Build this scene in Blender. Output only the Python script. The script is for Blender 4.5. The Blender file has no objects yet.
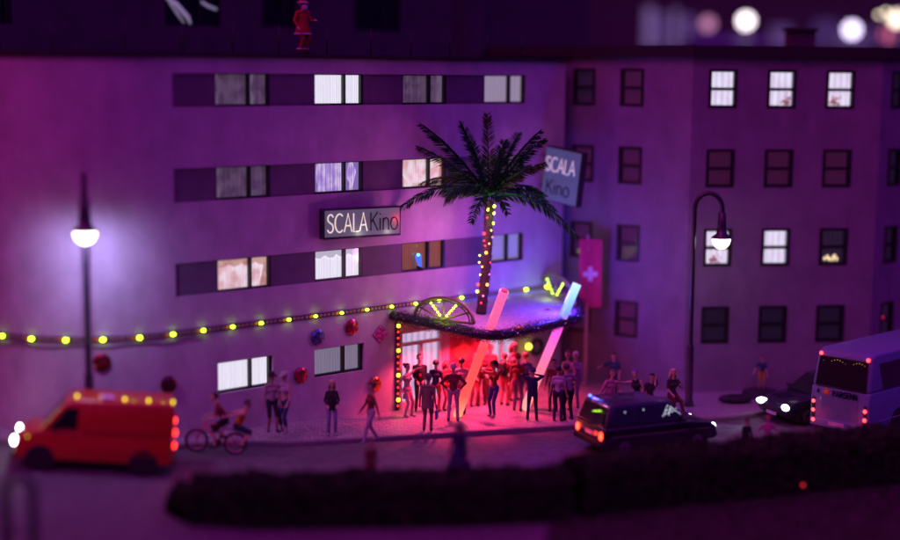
import bpy, bmesh, math, random
import numpy as np
from mathutils import Vector as V, Matrix, Euler
random.seed(7)
RAD = math.radians
PI = math.pi
scene = bpy.context.scene
COL = scene.collection

# ------------------------------------------------------------------ camera model (photo pixels 900x540 -> rays)
FPX, CAMH, PITCH, ROLL = 1450.0, 10.5, RAD(7.8), RAD(0.5)
CAMROT = Matrix.Rotation(PI/2 - PITCH, 3, 'X') @ Matrix.Rotation(ROLL, 3, 'Z')
CAMO = V((0, 0, CAMH))
def ray(px, py): return CAMROT @ V(((px-450)/FPX, -(py-270)/FPX, -1))
def at_z(px, py, z=0.0):
    d = ray(px, py); return CAMO + d*((z-CAMH)/d.z)
def at_y(px, py, y):
    d = ray(px, py); return CAMO + d*(y/d.y)
# the cinema's frame: s runs along its front, d into the building
AZ = RAD(49)
U = V((math.sin(AZ), math.cos(AZ), 0)); N = V((math.cos(AZ), -math.sin(AZ), 0))
B0 = V((-1.618, 44.305, 0)); BROT = PI/2 - AZ
def cw(s, d, z): return B0 + U*s - N*d + V((0, 0, z))
def wall_sd(px, py):
    d = ray(px, py); t = (B0-CAMO).dot(N)/d.dot(N); p = CAMO + d*t
    return (p-B0).dot(U), p.z
def clamp(x, a, b): return max(a, min(b, x))
def hill(x, y=0): return .1*clamp(-4.6 - x, 0, 9)        # the street climbs towards the photo's left
def ground_h(x, y):
    r = V((x, y, 0)) - B0; b = hill(x)
    return b + max(0, .075*clamp(-0.8 - r.dot(U), 0, 10) - b)*clamp(1 - r.dot(N)/5.5, 0, 1)*clamp((y - kerb_y(x) - .16)/1.0, 0, 1)
def on_pavement(px, py):
    z = 0
    for _ in range(8):
        p = at_z(px, py, z); z = ground_h(p.x, p.y)
    return p
STREET = -0.12
def proj(p):
    v = CAMROT.transposed() @ (V(p) - CAMO)
    return 450 + FPX*v.x/-v.z, 270 - FPX*v.y/-v.z
def on_street(px, py):
    z = STREET
    for _ in range(12):
        p = at_z(px, py, z); z = STREET + hill(p.x)
    return p

# ------------------------------------------------------------------ materials
MATS = {}
def mat(name, col, rough=.6, metal=0., emit=None, es=0., var=.12, scale=6., bump=0., bscale=None, spec=.4, trans=0., coat=0.):
    if name in MATS: return MATS[name]
    m = bpy.data.materials.new(name); m.use_nodes = True
    nt = m.node_tree; b = nt.nodes['Principled BSDF']
    b.inputs['Roughness'].default_value = rough; b.inputs['Metallic'].default_value = metal
    b.inputs['Specular IOR Level'].default_value = spec
    b.inputs['Coat Weight'].default_value = coat
    if trans: b.inputs['Transmission Weight'].default_value = trans
    tc = nt.nodes.new('ShaderNodeTexCoord')
    nz = nt.nodes.new('ShaderNodeTexNoise'); nz.inputs['Scale'].default_value = scale; nz.inputs['Detail'].default_value = 6
    nt.links.new(tc.outputs['Object'], nz.inputs['Vector'])
    rp = nt.nodes.new('ShaderNodeValToRGB')
    c = list(col)
    rp.color_ramp.elements[0].position = .3; rp.color_ramp.elements[1].position = .7
    rp.color_ramp.elements[0].color = [max(0, x*(1-var)) for x in c]+[1]
    rp.color_ramp.elements[1].color = [min(1, x*(1+var)) for x in c]+[1]
    nt.links.new(nz.outputs['Fac'], rp.inputs['Fac']); nt.links.new(rp.outputs['Color'], b.inputs['Base Color'])
    if emit:
        b.inputs['Emission Color'].default_value = list(emit)+[1]; b.inputs['Emission Strength'].default_value = es
    if bump:
        n2 = nt.nodes.new('ShaderNodeTexNoise'); n2.inputs['Scale'].default_value = bscale or scale*8; n2.inputs['Detail'].default_value = 5
        nt.links.new(tc.outputs['Object'], n2.inputs['Vector'])
        bp = nt.nodes.new('ShaderNodeBump'); bp.inputs['Strength'].default_value = bump; bp.inputs['Distance'].default_value = .03
        nt.links.new(n2.outputs['Fac'], bp.inputs['Height']); nt.links.new(bp.outputs['Normal'], b.inputs['Normal'])
    MATS[name] = m
    return m
def plaster(name, col, stain=.2):
    m = mat(name, col, rough=.85, var=.08, scale=1.2, bump=.25, bscale=14)
    nt = m.node_tree; b = nt.nodes['Principled BSDF']
    src = b.inputs['Base Color'].links[0].from_socket
    tc = nt.nodes.new('ShaderNodeTexCoord'); mp = nt.nodes.new('ShaderNodeMapping'); mp.inputs['Scale'].default_value = (1.0, 1.0, .6)
    nz = nt.nodes.new('ShaderNodeTexNoise'); nz.inputs['Scale'].default_value = 1.5; nz.inputs['Detail'].default_value = 8; nz.inputs['Roughness'].default_value = .65
    nt.links.new(tc.outputs['Object'], mp.inputs['Vector']); nt.links.new(mp.outputs['Vector'], nz.inputs['Vector'])
    rp = nt.nodes.new('ShaderNodeValToRGB'); rp.color_ramp.elements[0].position = .35; rp.color_ramp.elements[1].position = .62
    rp.color_ramp.elements[0].color = (1-stain,)*3+(1,); rp.color_ramp.elements[1].color = (1, 1, 1, 1)
    nt.links.new(nz.outputs['Fac'], rp.inputs['Fac'])
    mx = nt.nodes.new('ShaderNodeMix'); mx.data_type = 'RGBA'; mx.blend_type = 'MULTIPLY'; mx.inputs['Factor'].default_value = 1
    nt.links.new(src, mx.inputs['A']); nt.links.new(rp.outputs['Color'], mx.inputs['B']); nt.links.new(mx.outputs['Result'], b.inputs['Base Color'])
    return m
def glow(name, col, s):
    if name in MATS: return MATS[name]
    m = bpy.data.materials.new(name); m.use_nodes = True; nt = m.node_tree
    nt.nodes.remove(nt.nodes['Principled BSDF'])
    e = nt.nodes.new('ShaderNodeEmission'); e.inputs['Color'].default_value = list(col)+[1]; e.inputs['Strength'].default_value = s
    nt.links.new(e.outputs['Emission'], nt.nodes['Material Output'].inputs['Surface'])
    MATS[name] = m; return m
def curtain(name, c0, c1, s, pleat=9., patch=(1, 1, 1), pamt=0., base=(.5, .45, .5)):
    """lit curtain cloth: vertical pleats, blotches, optional figured pattern"""
    if name in MATS: return MATS[name]
    m = bpy.data.materials.new(name); m.use_nodes = True; nt = m.node_tree; b = nt.nodes['Principled BSDF']
    b.inputs['Roughness'].default_value = .9; b.inputs['Base Color'].default_value = list(base)+[1]
    tc = nt.nodes.new('ShaderNodeTexCoord')
    wv = nt.nodes.new('ShaderNodeTexWave'); wv.inputs['Scale'].default_value = pleat; wv.inputs['Distortion'].default_value = 1.5; wv.inputs['Detail'].default_value = 3
    wv.bands_direction = 'X'
    nt.links.new(tc.outputs['Object'], wv.inputs['Vector'])
    rp = nt.nodes.new('ShaderNodeValToRGB'); rp.color_ramp.elements[0].color = list(c0)+[1]; rp.color_ramp.elements[1].color = list(c1)+[1]
    nt.links.new(wv.outputs['Fac'], rp.inputs['Fac'])
    nz = nt.nodes.new('ShaderNodeTexNoise'); nz.inputs['Scale'].default_value = 3.2; nz.inputs['Detail'].default_value = 7
    nt.links.new(tc.outputs['Object'], nz.inputs['Vector'])
    r2 = nt.nodes.new('ShaderNodeValToRGB'); r2.color_ramp.elements[0].position = .42; r2.color_ramp.elements[1].position = .6
    r2.color_ramp.elements[0].color = (1, 1, 1, 1); r2.color_ramp.elements[1].color = list(patch)+[1]
    nt.links.new(nz.outputs['Fac'], r2.inputs['Fac'])
    mx = nt.nodes.new('ShaderNodeMix'); mx.data_type = 'RGBA'; mx.blend_type = 'MULTIPLY'; mx.inputs['Factor'].default_value = pamt
    nt.links.new(rp.outputs['Color'], mx.inputs['A']); nt.links.new(r2.outputs['Color'], mx.inputs['B'])
    nt.links.new(mx.outputs['Result'], b.inputs['Emission Color']); b.inputs['Emission Strength'].default_value = s
    MATS[name] = m; return m
def glass(name='window_glass', tint=(1, 1, 1), base=.05):
    if name in MATS: return MATS[name]
    m = bpy.data.materials.new(name); m.use_nodes = True; nt = m.node_tree
    nt.nodes.remove(nt.nodes['Principled BSDF'])
    t = nt.nodes.new('ShaderNodeBsdfTransparent'); t.inputs['Color'].default_value = list(tint)+[1]
    g = nt.nodes.new('ShaderNodeBsdfGlossy'); g.inputs['Roughness'].default_value = .06
    f = nt.nodes.new('ShaderNodeFresnel'); f.inputs['IOR'].default_value = 1.45
    x = nt.nodes.new('ShaderNodeMixShader')
    nt.links.new(f.outputs['Fac'], x.inputs['Fac']); nt.links.new(t.outputs['BSDF'], x.inputs[1]); nt.links.new(g.outputs['BSDF'], x.inputs[2])
    nt.links.new(x.outputs['Shader'], nt.nodes['Material Output'].inputs['Surface'])
    MATS[name] = m; return m
def tube_mat(name, stops, s):
    m = bpy.data.materials.new(name); m.use_nodes = True; nt = m.node_tree; b = nt.nodes['Principled BSDF']
    tc = nt.nodes.new('ShaderNodeTexCoord'); sp = nt.nodes.new('ShaderNodeSeparateXYZ'); nt.links.new(tc.outputs['Generated'], sp.inputs['Vector'])
    rp = nt.nodes.new('ShaderNodeValToRGB'); cr = rp.color_ramp
    cr.elements[0].position = stops[0][0]; cr.elements[0].color = list(stops[0][1])+[1]
    cr.elements[1].position = stops[-1][0]; cr.elements[1].color = list(stops[-1][1])+[1]
    for p, c in stops[1:-1]:
        e = cr.elements.new(p); e.color = list(c)+[1]
    nt.links.new(sp.outputs['Z'], rp.inputs['Fac']); nt.links.new(rp.outputs['Color'], b.inputs['Emission Color'])
    b.inputs['Emission Strength'].default_value = s; b.inputs['Roughness'].default_value = .2; b.inputs['Base Color'].default_value = (.05, .04, .05, 1)
    return m

# ------------------------------------------------------------------ mesh builder
class MB:
    def __init__(self): self.bm = bmesh.new(); self.mats = []
    def mi(self, m):
        if m not in self.mats: self.mats.append(m)
        return self.mats.index(m)
    def face(self, pts, m):
        f = self.bm.faces.new([self.bm.verts.new(p) for p in pts]); f.material_index = self.mi(m); return f
    def _ops(self, verts, m, smooth=False):
        i = self.mi(m)
        for f in {f for v in verts for f in v.link_faces}: f.material_index = i; f.smooth = smooth
    def box(self, c, s, m, rot=None, bev=0.):
        M = Matrix.Translation(c) @ (rot.to_4x4() if rot is not None else Matrix()) @ Matrix.Diagonal((s[0], s[1], s[2], 1))
        r = bmesh.ops.create_cube(self.bm, size=1, matrix=M); vs = r['verts']; self._ops(vs, m)
        if bev:
            es = list({e for v in vs for e in v.link_edges})
            fi = self.mi(m)
            rr = bmesh.ops.bevel(self.bm, geom=es, offset=bev, segments=2, profile=.5, affect='EDGES')
            for f in rr['faces']: f.material_index = fi; f.smooth = True
    def box2(self, a, b, m, bev=0.):
        a, b = V(a), V(b); self.box((a+b)/2, [abs(x) for x in (b-a)], m, bev=bev)
    def cyl(self, p0, p1, r0, r1, m, seg=16, smooth=True):
        p0, p1 = V(p0), V(p1); d = p1-p0; L = d.length
        if L < 1e-6: return
        M = Matrix.Translation((p0+p1)/2) @ d.to_track_quat('Z', 'Y').to_matrix().to_4x4()
        r = bmesh.ops.create_cone(self.bm, cap_ends=True, segments=seg, radius1=r0, radius2=r1, depth=L, matrix=M)
        self._ops(r['verts'], m)
        if smooth:
            for f in {f for v in r['verts'] for f in v.link_faces}:
                if len(f.verts) == 4: f.smooth = True
    def ball(self, c, r, m, s=(1, 1, 1), sub=2, rot=None):
        M = Matrix.Translation(c) @ (rot.to_4x4() if rot is not None else Matrix()) @ Matrix.Diagonal((s[0]*r, s[1]*r, s[2]*r, 1))
        q = bmesh.ops.create_icosphere(self.bm, subdivisions=sub, radius=1, matrix=M); self._ops(q['verts'], m, True); return q['verts']
    def tube(self, pts, rad, m, seg=10, cap=True):
        pts = [V(p) for p in pts]; n = len(pts)
        rad = rad if isinstance(rad, (list, tuple)) else [rad]*n
        up = V((0, 0, 1)); rings = []; prev = None
        for i, p in enumerate(pts):
            t = (pts[min(i+1, n-1)] - pts[max(i-1, 0)]).normalized()
            a = prev if prev is not None else (V((1, 0, 0)) if abs(t.z) > .9 else up)
            a = (a - t*a.dot(t)).normalized(); b = t.cross(a); prev = a
            rings.append([self.bm.verts.new(p + (a*math.cos(2*PI*k/seg) + b*math.sin(2*PI*k/seg))*rad[i]) for k in range(seg)])
        mi = self.mi(m)
        for i in range(n-1):
            for k in range(seg):
                f = self.bm.faces.new([rings[i][k], rings[i][(k+1) % seg], rings[i+1][(k+1) % seg], rings[i+1][k]]); f.material_index = mi; f.smooth = True
        if cap:
            for rg in (rings[0][::-1], rings[-1]):
                f = self.bm.faces.new(rg); f.material_index = mi
    def lathe(self, prof, m, c=(0, 0, 0), seg=24, sy=1., closed=False):
        c = V(c); rings = [[self.bm.verts.new(c + V((r*math.cos(2*PI*k/seg), sy*r*math.sin(2*PI*k/seg), z))) for k in range(seg)] for r, z in prof]
        mi = self.mi(m)
        for i in range(len(prof)-1):
            for k in range(seg):
                f = self.bm.faces.new([rings[i][k], rings[i][(k+1) % seg], rings[i+1][(k+1) % seg], rings[i+1][k]]); f.material_index = mi; f.smooth = True
        if closed:
            for rg in (rings[0][::-1], rings[-1]):
                f = self.bm.faces.new(rg); f.material_index = mi
    def prism(self, poly, ext, m):
        """poly: list of 3-D points (planar), ext: extrusion vector"""
        ext = V(ext); a = [self.bm.verts.new(p) for p in poly]; b = [self.bm.verts.new(V(p)+ext) for p in poly]; mi = self.mi(m); n = len(poly)
        fs = [self.bm.faces.new(a[::-1]), self.bm.faces.new(b)]
        for k in range(n): fs.append(self.bm.faces.new([a[k], a[(k+1) % n], b[(k+1) % n], b[k]]))
        for f in fs: f.material_index = mi
        return a+b
    def build(self, name, parent=None, recalc=True, bevel=0., smooth=False):
        if recalc: bmesh.ops.recalc_face_normals(self.bm, faces=self.bm.faces[:])
        me = bpy.data.meshes.new(name); self.bm.to_mesh(me); self.bm.free()
        for m in self.mats: me.materials.append(m)
        o = bpy.data.objects.new(name, me); COL.objects.link(o)
        if parent is not None: o.parent = parent
        if smooth:
            for p in me.polygons: p.use_smooth = True
        if bevel:
            md = o.modifiers.new('b', 'BEVEL'); md.width = bevel; md.segments = 3; md.limit_method = 'ANGLE'; md.angle_limit = RAD(25)
        return o
def tag(o, label, cat, group=None):
    o['label'] = label; o['category'] = cat
    if group: o['group'] = group
    return o
def thing(name, label, cat, loc=(0, 0, 0), rz=0., group=None, rot=None):
    o = bpy.data.objects.new(name, None); COL.objects.link(o); o.location = loc
    o.rotation_euler = rot if rot is not None else (0, 0, rz)
    o.empty_display_size = .1
    return tag(o, label, cat, group)
def structure(o): o['kind'] = 'structure'; return o
def lampobj(name, kind, loc, energy, col, size=.1, rot=None, parent=None):
    l = bpy.data.lights.new(name, kind); l.energy = energy; l.color = col
    if kind in ('POINT', 'SPOT'): l.shadow_soft_size = size
    if kind == 'AREA': l.size = size
    o = bpy.data.objects.new(name, l); COL.objects.link(o); o.location = loc
    if rot: o.rotation_euler = rot
    if parent is not None: o.parent = parent
    return o

# common materials
WALLM = plaster('pale_render', (.47, .48, .47))
WALL2 = plaster('grey_render', (.21, .215, .24))
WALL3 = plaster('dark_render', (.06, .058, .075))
BAND = mat('dark_band_paint', (.13, .12, .14), .8, bump=.15, scale=3)
BLACK = mat('black_frame', (.012, .012, .014), .45)
ROOFM = mat('roof_felt', (.02, .019, .02), .9, bump=.4, scale=10)
POST = mat('black_paint_metal', (.02, .022, .03), .32, spec=.6)
GLASS = glass()

# ------------------------------------------------------------------ facade with openings along a path
def facade(mb, P, sb, zb, openings, m, mr=None):
    """P(s,d)->(x,y); openings (s0,s1,z0,z1,depth)"""
    S = sorted(set([round(s, 4) for s in sb] + [round(v, 4) for o in openings for v in o[:2]]))
    Z = sorted(set([round(z, 4) for z in zb] + [round(v, 4) for o in openings for v in o[2:4]]))
    vc = {}
    def vert(s, z):
        if (s, z) not in vc:
            x, y = P(s, 0); vc[(s, z)] = mb.bm.verts.new((x, y, z))
        return vc[(s, z)]
    mi = mb.mi(m)
    for i in range(len(S)-1):
        for j in range(len(Z)-1):
            cs, cz = (S[i]+S[i+1])/2, (Z[j]+Z[j+1])/2
            if any(o[0] < cs < o[1] and o[2] < cz < o[3] for o in openings): continue
            f = mb.bm.faces.new([vert(S[i], Z[j]), vert(S[i+1], Z[j]), vert(S[i+1], Z[j+1]), vert(S[i], Z[j+1])]); f.material_index = mi
    def p(s, d, z):
        x, y = P(s, d); return V((x, y, z))
    for (a, b, z0, z1, d) in openings:
        for q in ([p(a, 0, z0), p(a, 0, z1), p(a, d, z1), p(a, d, z0)], [p(b, 0, z0), p(b, d, z0), p(b, d, z1), p(b, 0, z1)],
                  [p(a, 0, z0), p(a, d, z0), p(b, d, z0), p(b, 0, z0)], [p(a, 0, z1), p(b, 0, z1), p(b, d, z1), p(a, d, z1)]):
            mb.face(q, mr or m)

# ================================================================== SETTING: ground, road, pavement
ASPH = mat('asphalt', (.1, .1, .11), .6, var=.35, scale=5, bump=.5, bscale=60)
mb = MB(); mb.face([(-400, -60, -.15), (400, -60, -.15), (400, 500, -.15), (-400, 500, -.15)], mat('dark_ground', (.03, .028, .028), .95, var=.3, scale=.6, bump=.3))
structure(mb.build('ground'))
mb = MB()
nx, ny = 40, 24
RX_ = [-40, -13.6] + [-13.6 + .5*k for k in range(1, 19)] + [40]
rw_ = [[mb.bm.verts.new((x, y, STREET + hill(x))) for x in RX_] for y in (24, 62)]
for k in range(len(RX_)-1):
    f = mb.bm.faces.new([rw_[0][k], rw_[0][k+1], rw_[1][k+1], rw_[1][k]]); f.material_index = mb.mi(ASPH); f.smooth = True
structure(mb.build('road'))
def kerb_y(x):
    pts = [(-30, 46), (-20, 41.5), (-14, 38.5), (-12, 37.5), (-9.6, 37.1), (-8.3, 37.9), (-7.1, 39.0), (-5.6, 39.85), (-1, 41.15), (3.8, 42.5), (7, 43.3), (8.7, 43.7), (9.8, 44.4), (11, 45.6), (13, 46.6), (20, 48.5), (34, 52)]
    for (a, b), (c, d) in zip(pts, pts[1:]):
        if a <= x <= c: return b + (d-b)*(x-a)/(c-a)
    return pts[-1][1]
PAVE = mat('paving', (.33, .33, .33), .42, var=.45, scale=16, bump=.0)
nt = PAVE.node_tree; b = nt.nodes['Principled BSDF']
tc = nt.nodes.new('ShaderNodeTexCoord'); bk = nt.nodes.new('ShaderNodeTexBrick'); mp = nt.nodes.new('ShaderNodeMapping'); mp.inputs['Rotation'].default_value = (0, 0, BROT)
nt.links.new(tc.outputs['Object'], mp.inputs['Vector']); nt.links.new(mp.outputs['Vector'], bk.inputs['Vector'])
bk.inputs['Scale'].default_value = 3.2; bk.inputs['Mortar Size'].default_value = .03; bk.inputs['Mortar Smooth'].default_value = .4
bk.inputs['Color1'].default_value = (.8, .8, .8, 1); bk.inputs['Color2'].default_value = (1.1, 1.1, 1.1, 1); bk.inputs['Mortar'].default_value = (.45, .45, .45, 1)
mx = nt.nodes.new('ShaderNodeMix'); mx.data_type = 'RGBA'; mx.blend_type = 'MULTIPLY'; mx.inputs['Factor'].default_value = 1
src = b.inputs['Base Color'].links[0].from_socket
nt.links.new(src, mx.inputs['A']); nt.links.new(bk.outputs['Color'], mx.inputs['B']); nt.links.new(mx.outputs['Result'], b.inputs['Base Color'])
n2 = nt.nodes.new('ShaderNodeTexNoise'); n2.inputs['Scale'].default_value = 7; n2.inputs['Detail'].default_value = 6; nt.links.new(tc.outputs['Object'], n2.inputs['Vector'])
bp = nt.nodes.new('ShaderNodeBump'); bp.inputs['Strength'].default_value = .5; bp.inputs['Distance'].default_value = .05; nt.links.new(n2.outputs['Fac'], bp.inputs['Height']); nt.links.new(bp.outputs['Normal'], b.inputs['Normal'])
mb = MB(); xs = [-30+i*.5 for i in range(129)]; ts = [0, .03, .06, .1, .14, .18, .23, .28, .34, .4, .5, .6, .75, 1]
grid = [[None]*len(ts) for _ in xs]
for i, x in enumerate(xs):
    y0 = kerb_y(x)
    for j, t in enumerate(ts):
        y = y0 + .16 + (62-y0)*t; grid[i][j] = mb.bm.verts.new((x, y, ground_h(x, y)))
mi = mb.mi(PAVE)
for i in range(len(xs)-1):
    for j in range(len(ts)-1):
        f = mb.bm.faces.new([grid[i][j], grid[i+1][j], grid[i+1][j+1], grid[i][j+1]]); f.material_index = mi; f.smooth = True
structure(mb.build('pavement'))
mb = MB(); KM = mat('kerb_stone', (.16, .15, .15), .7, bump=.3)
for i in range(len(xs)-1):
    a, c = xs[i]+.004, xs[i+1]-.004
    ya, yc = kerb_y(a), kerb_y(c)
    ga, gc = ground_h(a, ya+.16)+.012, ground_h(c, yc+.16)+.012; ba, bc_ = hill(a)-.16, hill(c)-.16
    q = [V((a, ya, ba)), V((c, yc, bc_)), V((c, yc, gc-.02)), V((c, yc+.02, gc)), V((c, yc+.165, gc)), V((a, ya+.165, ga)), V((a, ya+.02, ga)), V((a, ya, ga-.02))]
    mb.face([q[0], q[1], q[2], q[7]], KM); mb.face([q[7], q[2], q[3], q[6]], KM); mb.face([q[6], q[3], q[4], q[5]], KM)
structure(mb.build('kerb'))

# ================================================================== CINEMA
cin = thing('cinema', 'pale rendered cinema with rounded corner, bands of windows and canopied entrance', 'building', B0, BROT)
RC = 3.8; TH = RAD(73); ARC = RC*TH
def CP(s, d):
    if s >= -8: return (s, d)
    a = -8 - s
    if a <= ARC:
        t = a/RC; r = RC - d
        return (-8 - r*math.sin(t), RC - r*math.cos(t))
    e = a - ARC; r = RC - d
    return (-8 - r*math.sin(TH) - e*math.cos(TH), RC - r*math.cos(TH) + e*math.sin(TH))
bands = [(9.48, 10.39), (6.9, 7.82), (4.31, 5.23)]
cols = [(-6.44, -4.63), (-3.1, -1.3), (.19, 1.97), (3.55, 5.37)]
gw = [(-6.48, -4.62, 1.42, 2.31), (-3.15, -1.3, 1.44, 2.29)]
DOOR = (.17, 1.86, -.02, 2.45); POSTER = (2.15, 3.55, .25, 2.3); SHOW = (3.85, 5.1, .35, 2.2)
ops = [(-7.79, 5.37, z0, z1, .06) for z0, z1 in bands] + [g+(.16,) for g in gw] + [DOOR+(.22,), POSTER+(.06,), SHOW+(.15,)]
mb = MB()
facade(mb, CP, [-24, -8-ARC-4] + [-8-ARC*k/28 for k in range(28, -1, -1)] + [7.2], [-.4, 10.83], ops, WALLM)
x1, y1 = CP(-24, 0)
mb.face([(7.2, 0, -.4), (7.2, 9, -.4), (7.2, 9, 10.83), (7.2, 0, 10.83)], WALLM)
mb.face([(7.2, 9, -.4), (x1, y1, -.4), (x1, y1, 10.83), (7.2, 9, 10.83)], WALLM)
# backs of the bands between windows are separate spandrel panels
mb.build('wall', cin, recalc=False)
mb = MB()
sl = [7.28, 0] + [-8-ARC*k/28 for k in range(0, 29)] + [-24]
top = []; bot = []
for s in sl:
    x, y = CP(s, -.1); top.append(V((x, y, 0)))
poly = top + [V((x1, y1+1, 0)), V((7.28, 9, 0))]
mb.prism([p+V((0, 0, 10.834)) for p in poly], (0, 0, .12), ROOFM)
mb.build('roof', cin)
def win_mats():
    L = {}
    L['bright'] = curtain('curtain_white_lit', (.62, .58, .74), (.95, .92, 1.0), .95)
    L['semi'] = curtain('curtain_lilac_lit', (.42, .33, .5), (.62, .5, .72), .5, 7)
    L['dim'] = curtain('curtain_dim', (.20, .13, .22), (.34, .22, .36), .28, 6, (.3, .2, .3), .6)
    L['pattern'] = curtain('curtain_figured_lit', (.7, .52, .62), (1, .86, .95), .9, 8, (.75, .4, .35), .75)
    L['violet'] = curtain('curtain_violet_lit', (.45, .3, .75), (.95, .8, 1.0), .75, 6, (.5, .35, .8), .8)
    L['brown'] = curtain('curtain_brown', (.25, .09, .05), (.45, .18, .1), .38, 7, base=(.12, .07, .05))
    L['grey'] = curtain('curtain_grey_lit', (.3, .26, .38), (.5, .44, .6), .42, 8)
    return L
WM = win_mats()
DRAPE = {'pattern': curtain('drape_rust', (.7, .36, .3), (.9, .6, .55), .7, 14, (.6, .3, .3), .6), 'violet': curtain('drape_blue_violet', (.2, .12, .5), (.5, .35, .85), .6, 14), 'dim': curtain('drape_mauve', (.3, .2, .34), (.45, .33, .5), .33, 14), 'bright': curtain('drape_grey', (.5, .45, .6), (.7, .66, .8), .8, 14), 'semi': curtain('drape_lilac', (.3, .22, .4), (.45, .36, .55), .45, 14)}
def cin_window(a, b, z0, z1, d0, kind, lab=None, dress=''):
    """frame ring with off-centre mullion, pane, pleated curtain behind"""
    mb = MB(); t = .05; dep = .12; y0 = d0 - .01
    mull = a + (b-a)*.615
    mb.box2((a, y0, z0), (a+.035, y0+dep, z1), BLACK); mb.box2((b-.085, y0, z0), (b, y0+dep, z1), BLACK)
    mb.box2((a+.035, y0+.003, z0), (b-.085, y0+dep, z0+.06), BLACK); mb.box2((a+.035, y0+.003, z1-.03), (b-.085, y0+dep, z1), BLACK)
    mb.box2((mull-.035, y0-.012, z0+.06), (mull+.035, y0+dep, z1-.03), BLACK)
    w = mb.build('window', cin)
    if lab: w['label'] = lab
    mb = MB(); mb.face([(a+.03, d0+.05, z0+.05), (b-.08, d0+.05, z0+.05), (b-.08, d0+.05, z1-.02), (a+.03, d0+.05, z1-.02)], GLASS); mb.build('pane', w, recalc=False)
    mb = MB(); n = 90; m = WM[kind]; prev = None
    for k in range(n+1):
        x = a + (b-a)*k/n; y = d0 + .17 + .025*math.sin(k*1.25 + math.sin(k*.3)*2)
        cur = (mb.bm.verts.new((x, y, z0-.02)), mb.bm.verts.new((x, y, z1+.02)))
        if prev:
            f = mb.bm.faces.new([prev[0], cur[0], cur[1], prev[1]]); f.material_index = mb.mi(m); f.smooth = True
        prev = cur
    mb.build('curtain', w, recalc=False)
    rr = random.Random(int(a*10+z0*7)); m = DRAPE.get(kind)
    if m and 'v' in dress:
        mb = MB(); n = 40; pr = None
        for k in range(n+1):
            x = a + .03 + (b-a-.06)*k/n; cur = (mb.bm.verts.new((x, d0+.12+.01*math.sin(k*1.7), z1)), mb.bm.verts.new((x, d0+.12+.01*math.sin(k*1.7), z1 - .16 - .09*abs(math.sin(k*PI/10)) - .02*rr.random())))
            if pr: f = mb.bm.faces.new([pr[0], cur[0], cur[1], pr[1]]); f.material_index = mb.mi(m)
            pr = cur
        mb.build('valance', w, recalc=False)
    for ch, x0, sg_ in (('l', a+.03, 1), ('r', b-.08, -1), ('m', mull+.04, 1)):
        if m and ch in dress:
            mb = MB(); n = 16; pr = None; wd0 = .13 + .1*rr.random()
            for k in range(n+1):
                t = k/n; z = z1 - (z1-z0)*t; wv = wd0*(1 - .5*math.sin(PI*min(1, t*1.25))**2)
                cur = (mb.bm.verts.new((x0, d0+.115, z)), mb.bm.verts.new((x0+sg_*wv, d0+.115+.02*math.sin(k), z)))
                if pr: f = mb.bm.faces.new([pr[0], cur[0], cur[1], pr[1]]); f.material_index = mb.mi(m)
                pr = cur
            mb.build('drape', w, recalc=False)
dress = [['lm', '', 'r', ''], ['l', 'lrm', 'lr', ''], ['vr', 'v', '', '']]
kinds = [['dim', 'bright', 'dim', 'semi'], ['dim', 'violet', 'pattern', 'dim'], ['pattern', 'bright', 'brown', 'grey']]
labs = {'dim': 'unlit window with dim drawn curtain', 'bright': 'brightly lit window with white curtain', 'semi': 'softly lit window with lilac curtain', 'violet': 'lit window with violet side curtains',
        'pattern': 'lit window with figured curtains', 'brown': 'window with brown curtain and a blue reflection in it', 'grey': 'window with greyish lilac curtain'}
for r, (z0, z1) in enumerate(bands):
    edges = [-7.79] + [v for c in cols for v in c]
    for k in range(0, 8, 2):
        a, b_ = edges[k], edges[k+1]
        mb = MB(); mb.box2((a, .05, z0-.01), (b_, .25, z1+.01), BAND); mb.build('spandrel_panel', cin)
    for c, (a, b_) in enumerate(cols):
        cin_window(a, b_, z0, z1, .06, kinds[r][c], labs[kinds[r][c]], dress[r][c])
cin_window(*gw[0], .1, 'bright', labs['bright']); cin_window(*gw[1], .1, 'grey', labs['grey'])
# entrance door
DW = mat('door_white_paint', (.6, .55, .56), .4)
mb = MB(); a, b_, z0, z1 = DOOR
for x in (a, b_-.07): mb.box2((x, .03, 0), (x+.07, .17, z1), DW)
mb.box2((a+.07, .033, z1-.07), (b_-.07, .17, z1), DW); mb.box2((a+.07, .02, 1.98), (b_-.07, .17, 2.08), DW)
mid = (a+b_)/2
mb.box2((mid-.06, .036, 0), (mid+.06, .17, 1.98), DW)
mb.box2((a+.07, .04, 0), (mid-.06, .17, .2), DW); mb.box2((mid+.06, .04, 0), (b_-.07, .17, .2), DW)
dr = mb.build('door', cin); dr['label'] = 'white framed double glass door with lit transom'
LIT = curtain('foyer_lit', (.5, .36, .62), (.8, .62, .9), .8, 1.2)
mb = MB(); mb.face([(a, .1, 0), (b_, .1, 0), (b_, .1, z1), (a, .1, z1)], GLASS); mb.build('pane', dr, recalc=False)
mb = MB(); mb.face([(a, .215, 0), (b_, .215, 0), (b_, .215, z1), (a, .215, z1)], LIT); mb.build('foyer_screen', dr, recalc=False)
mb = MB()
for x in (mid-.09, mid+.09): mb.cyl((x, -.02, .85), (x, -.02, 1.25), .015, .015, POST, 8)
mb.build('handle', dr)
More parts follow.
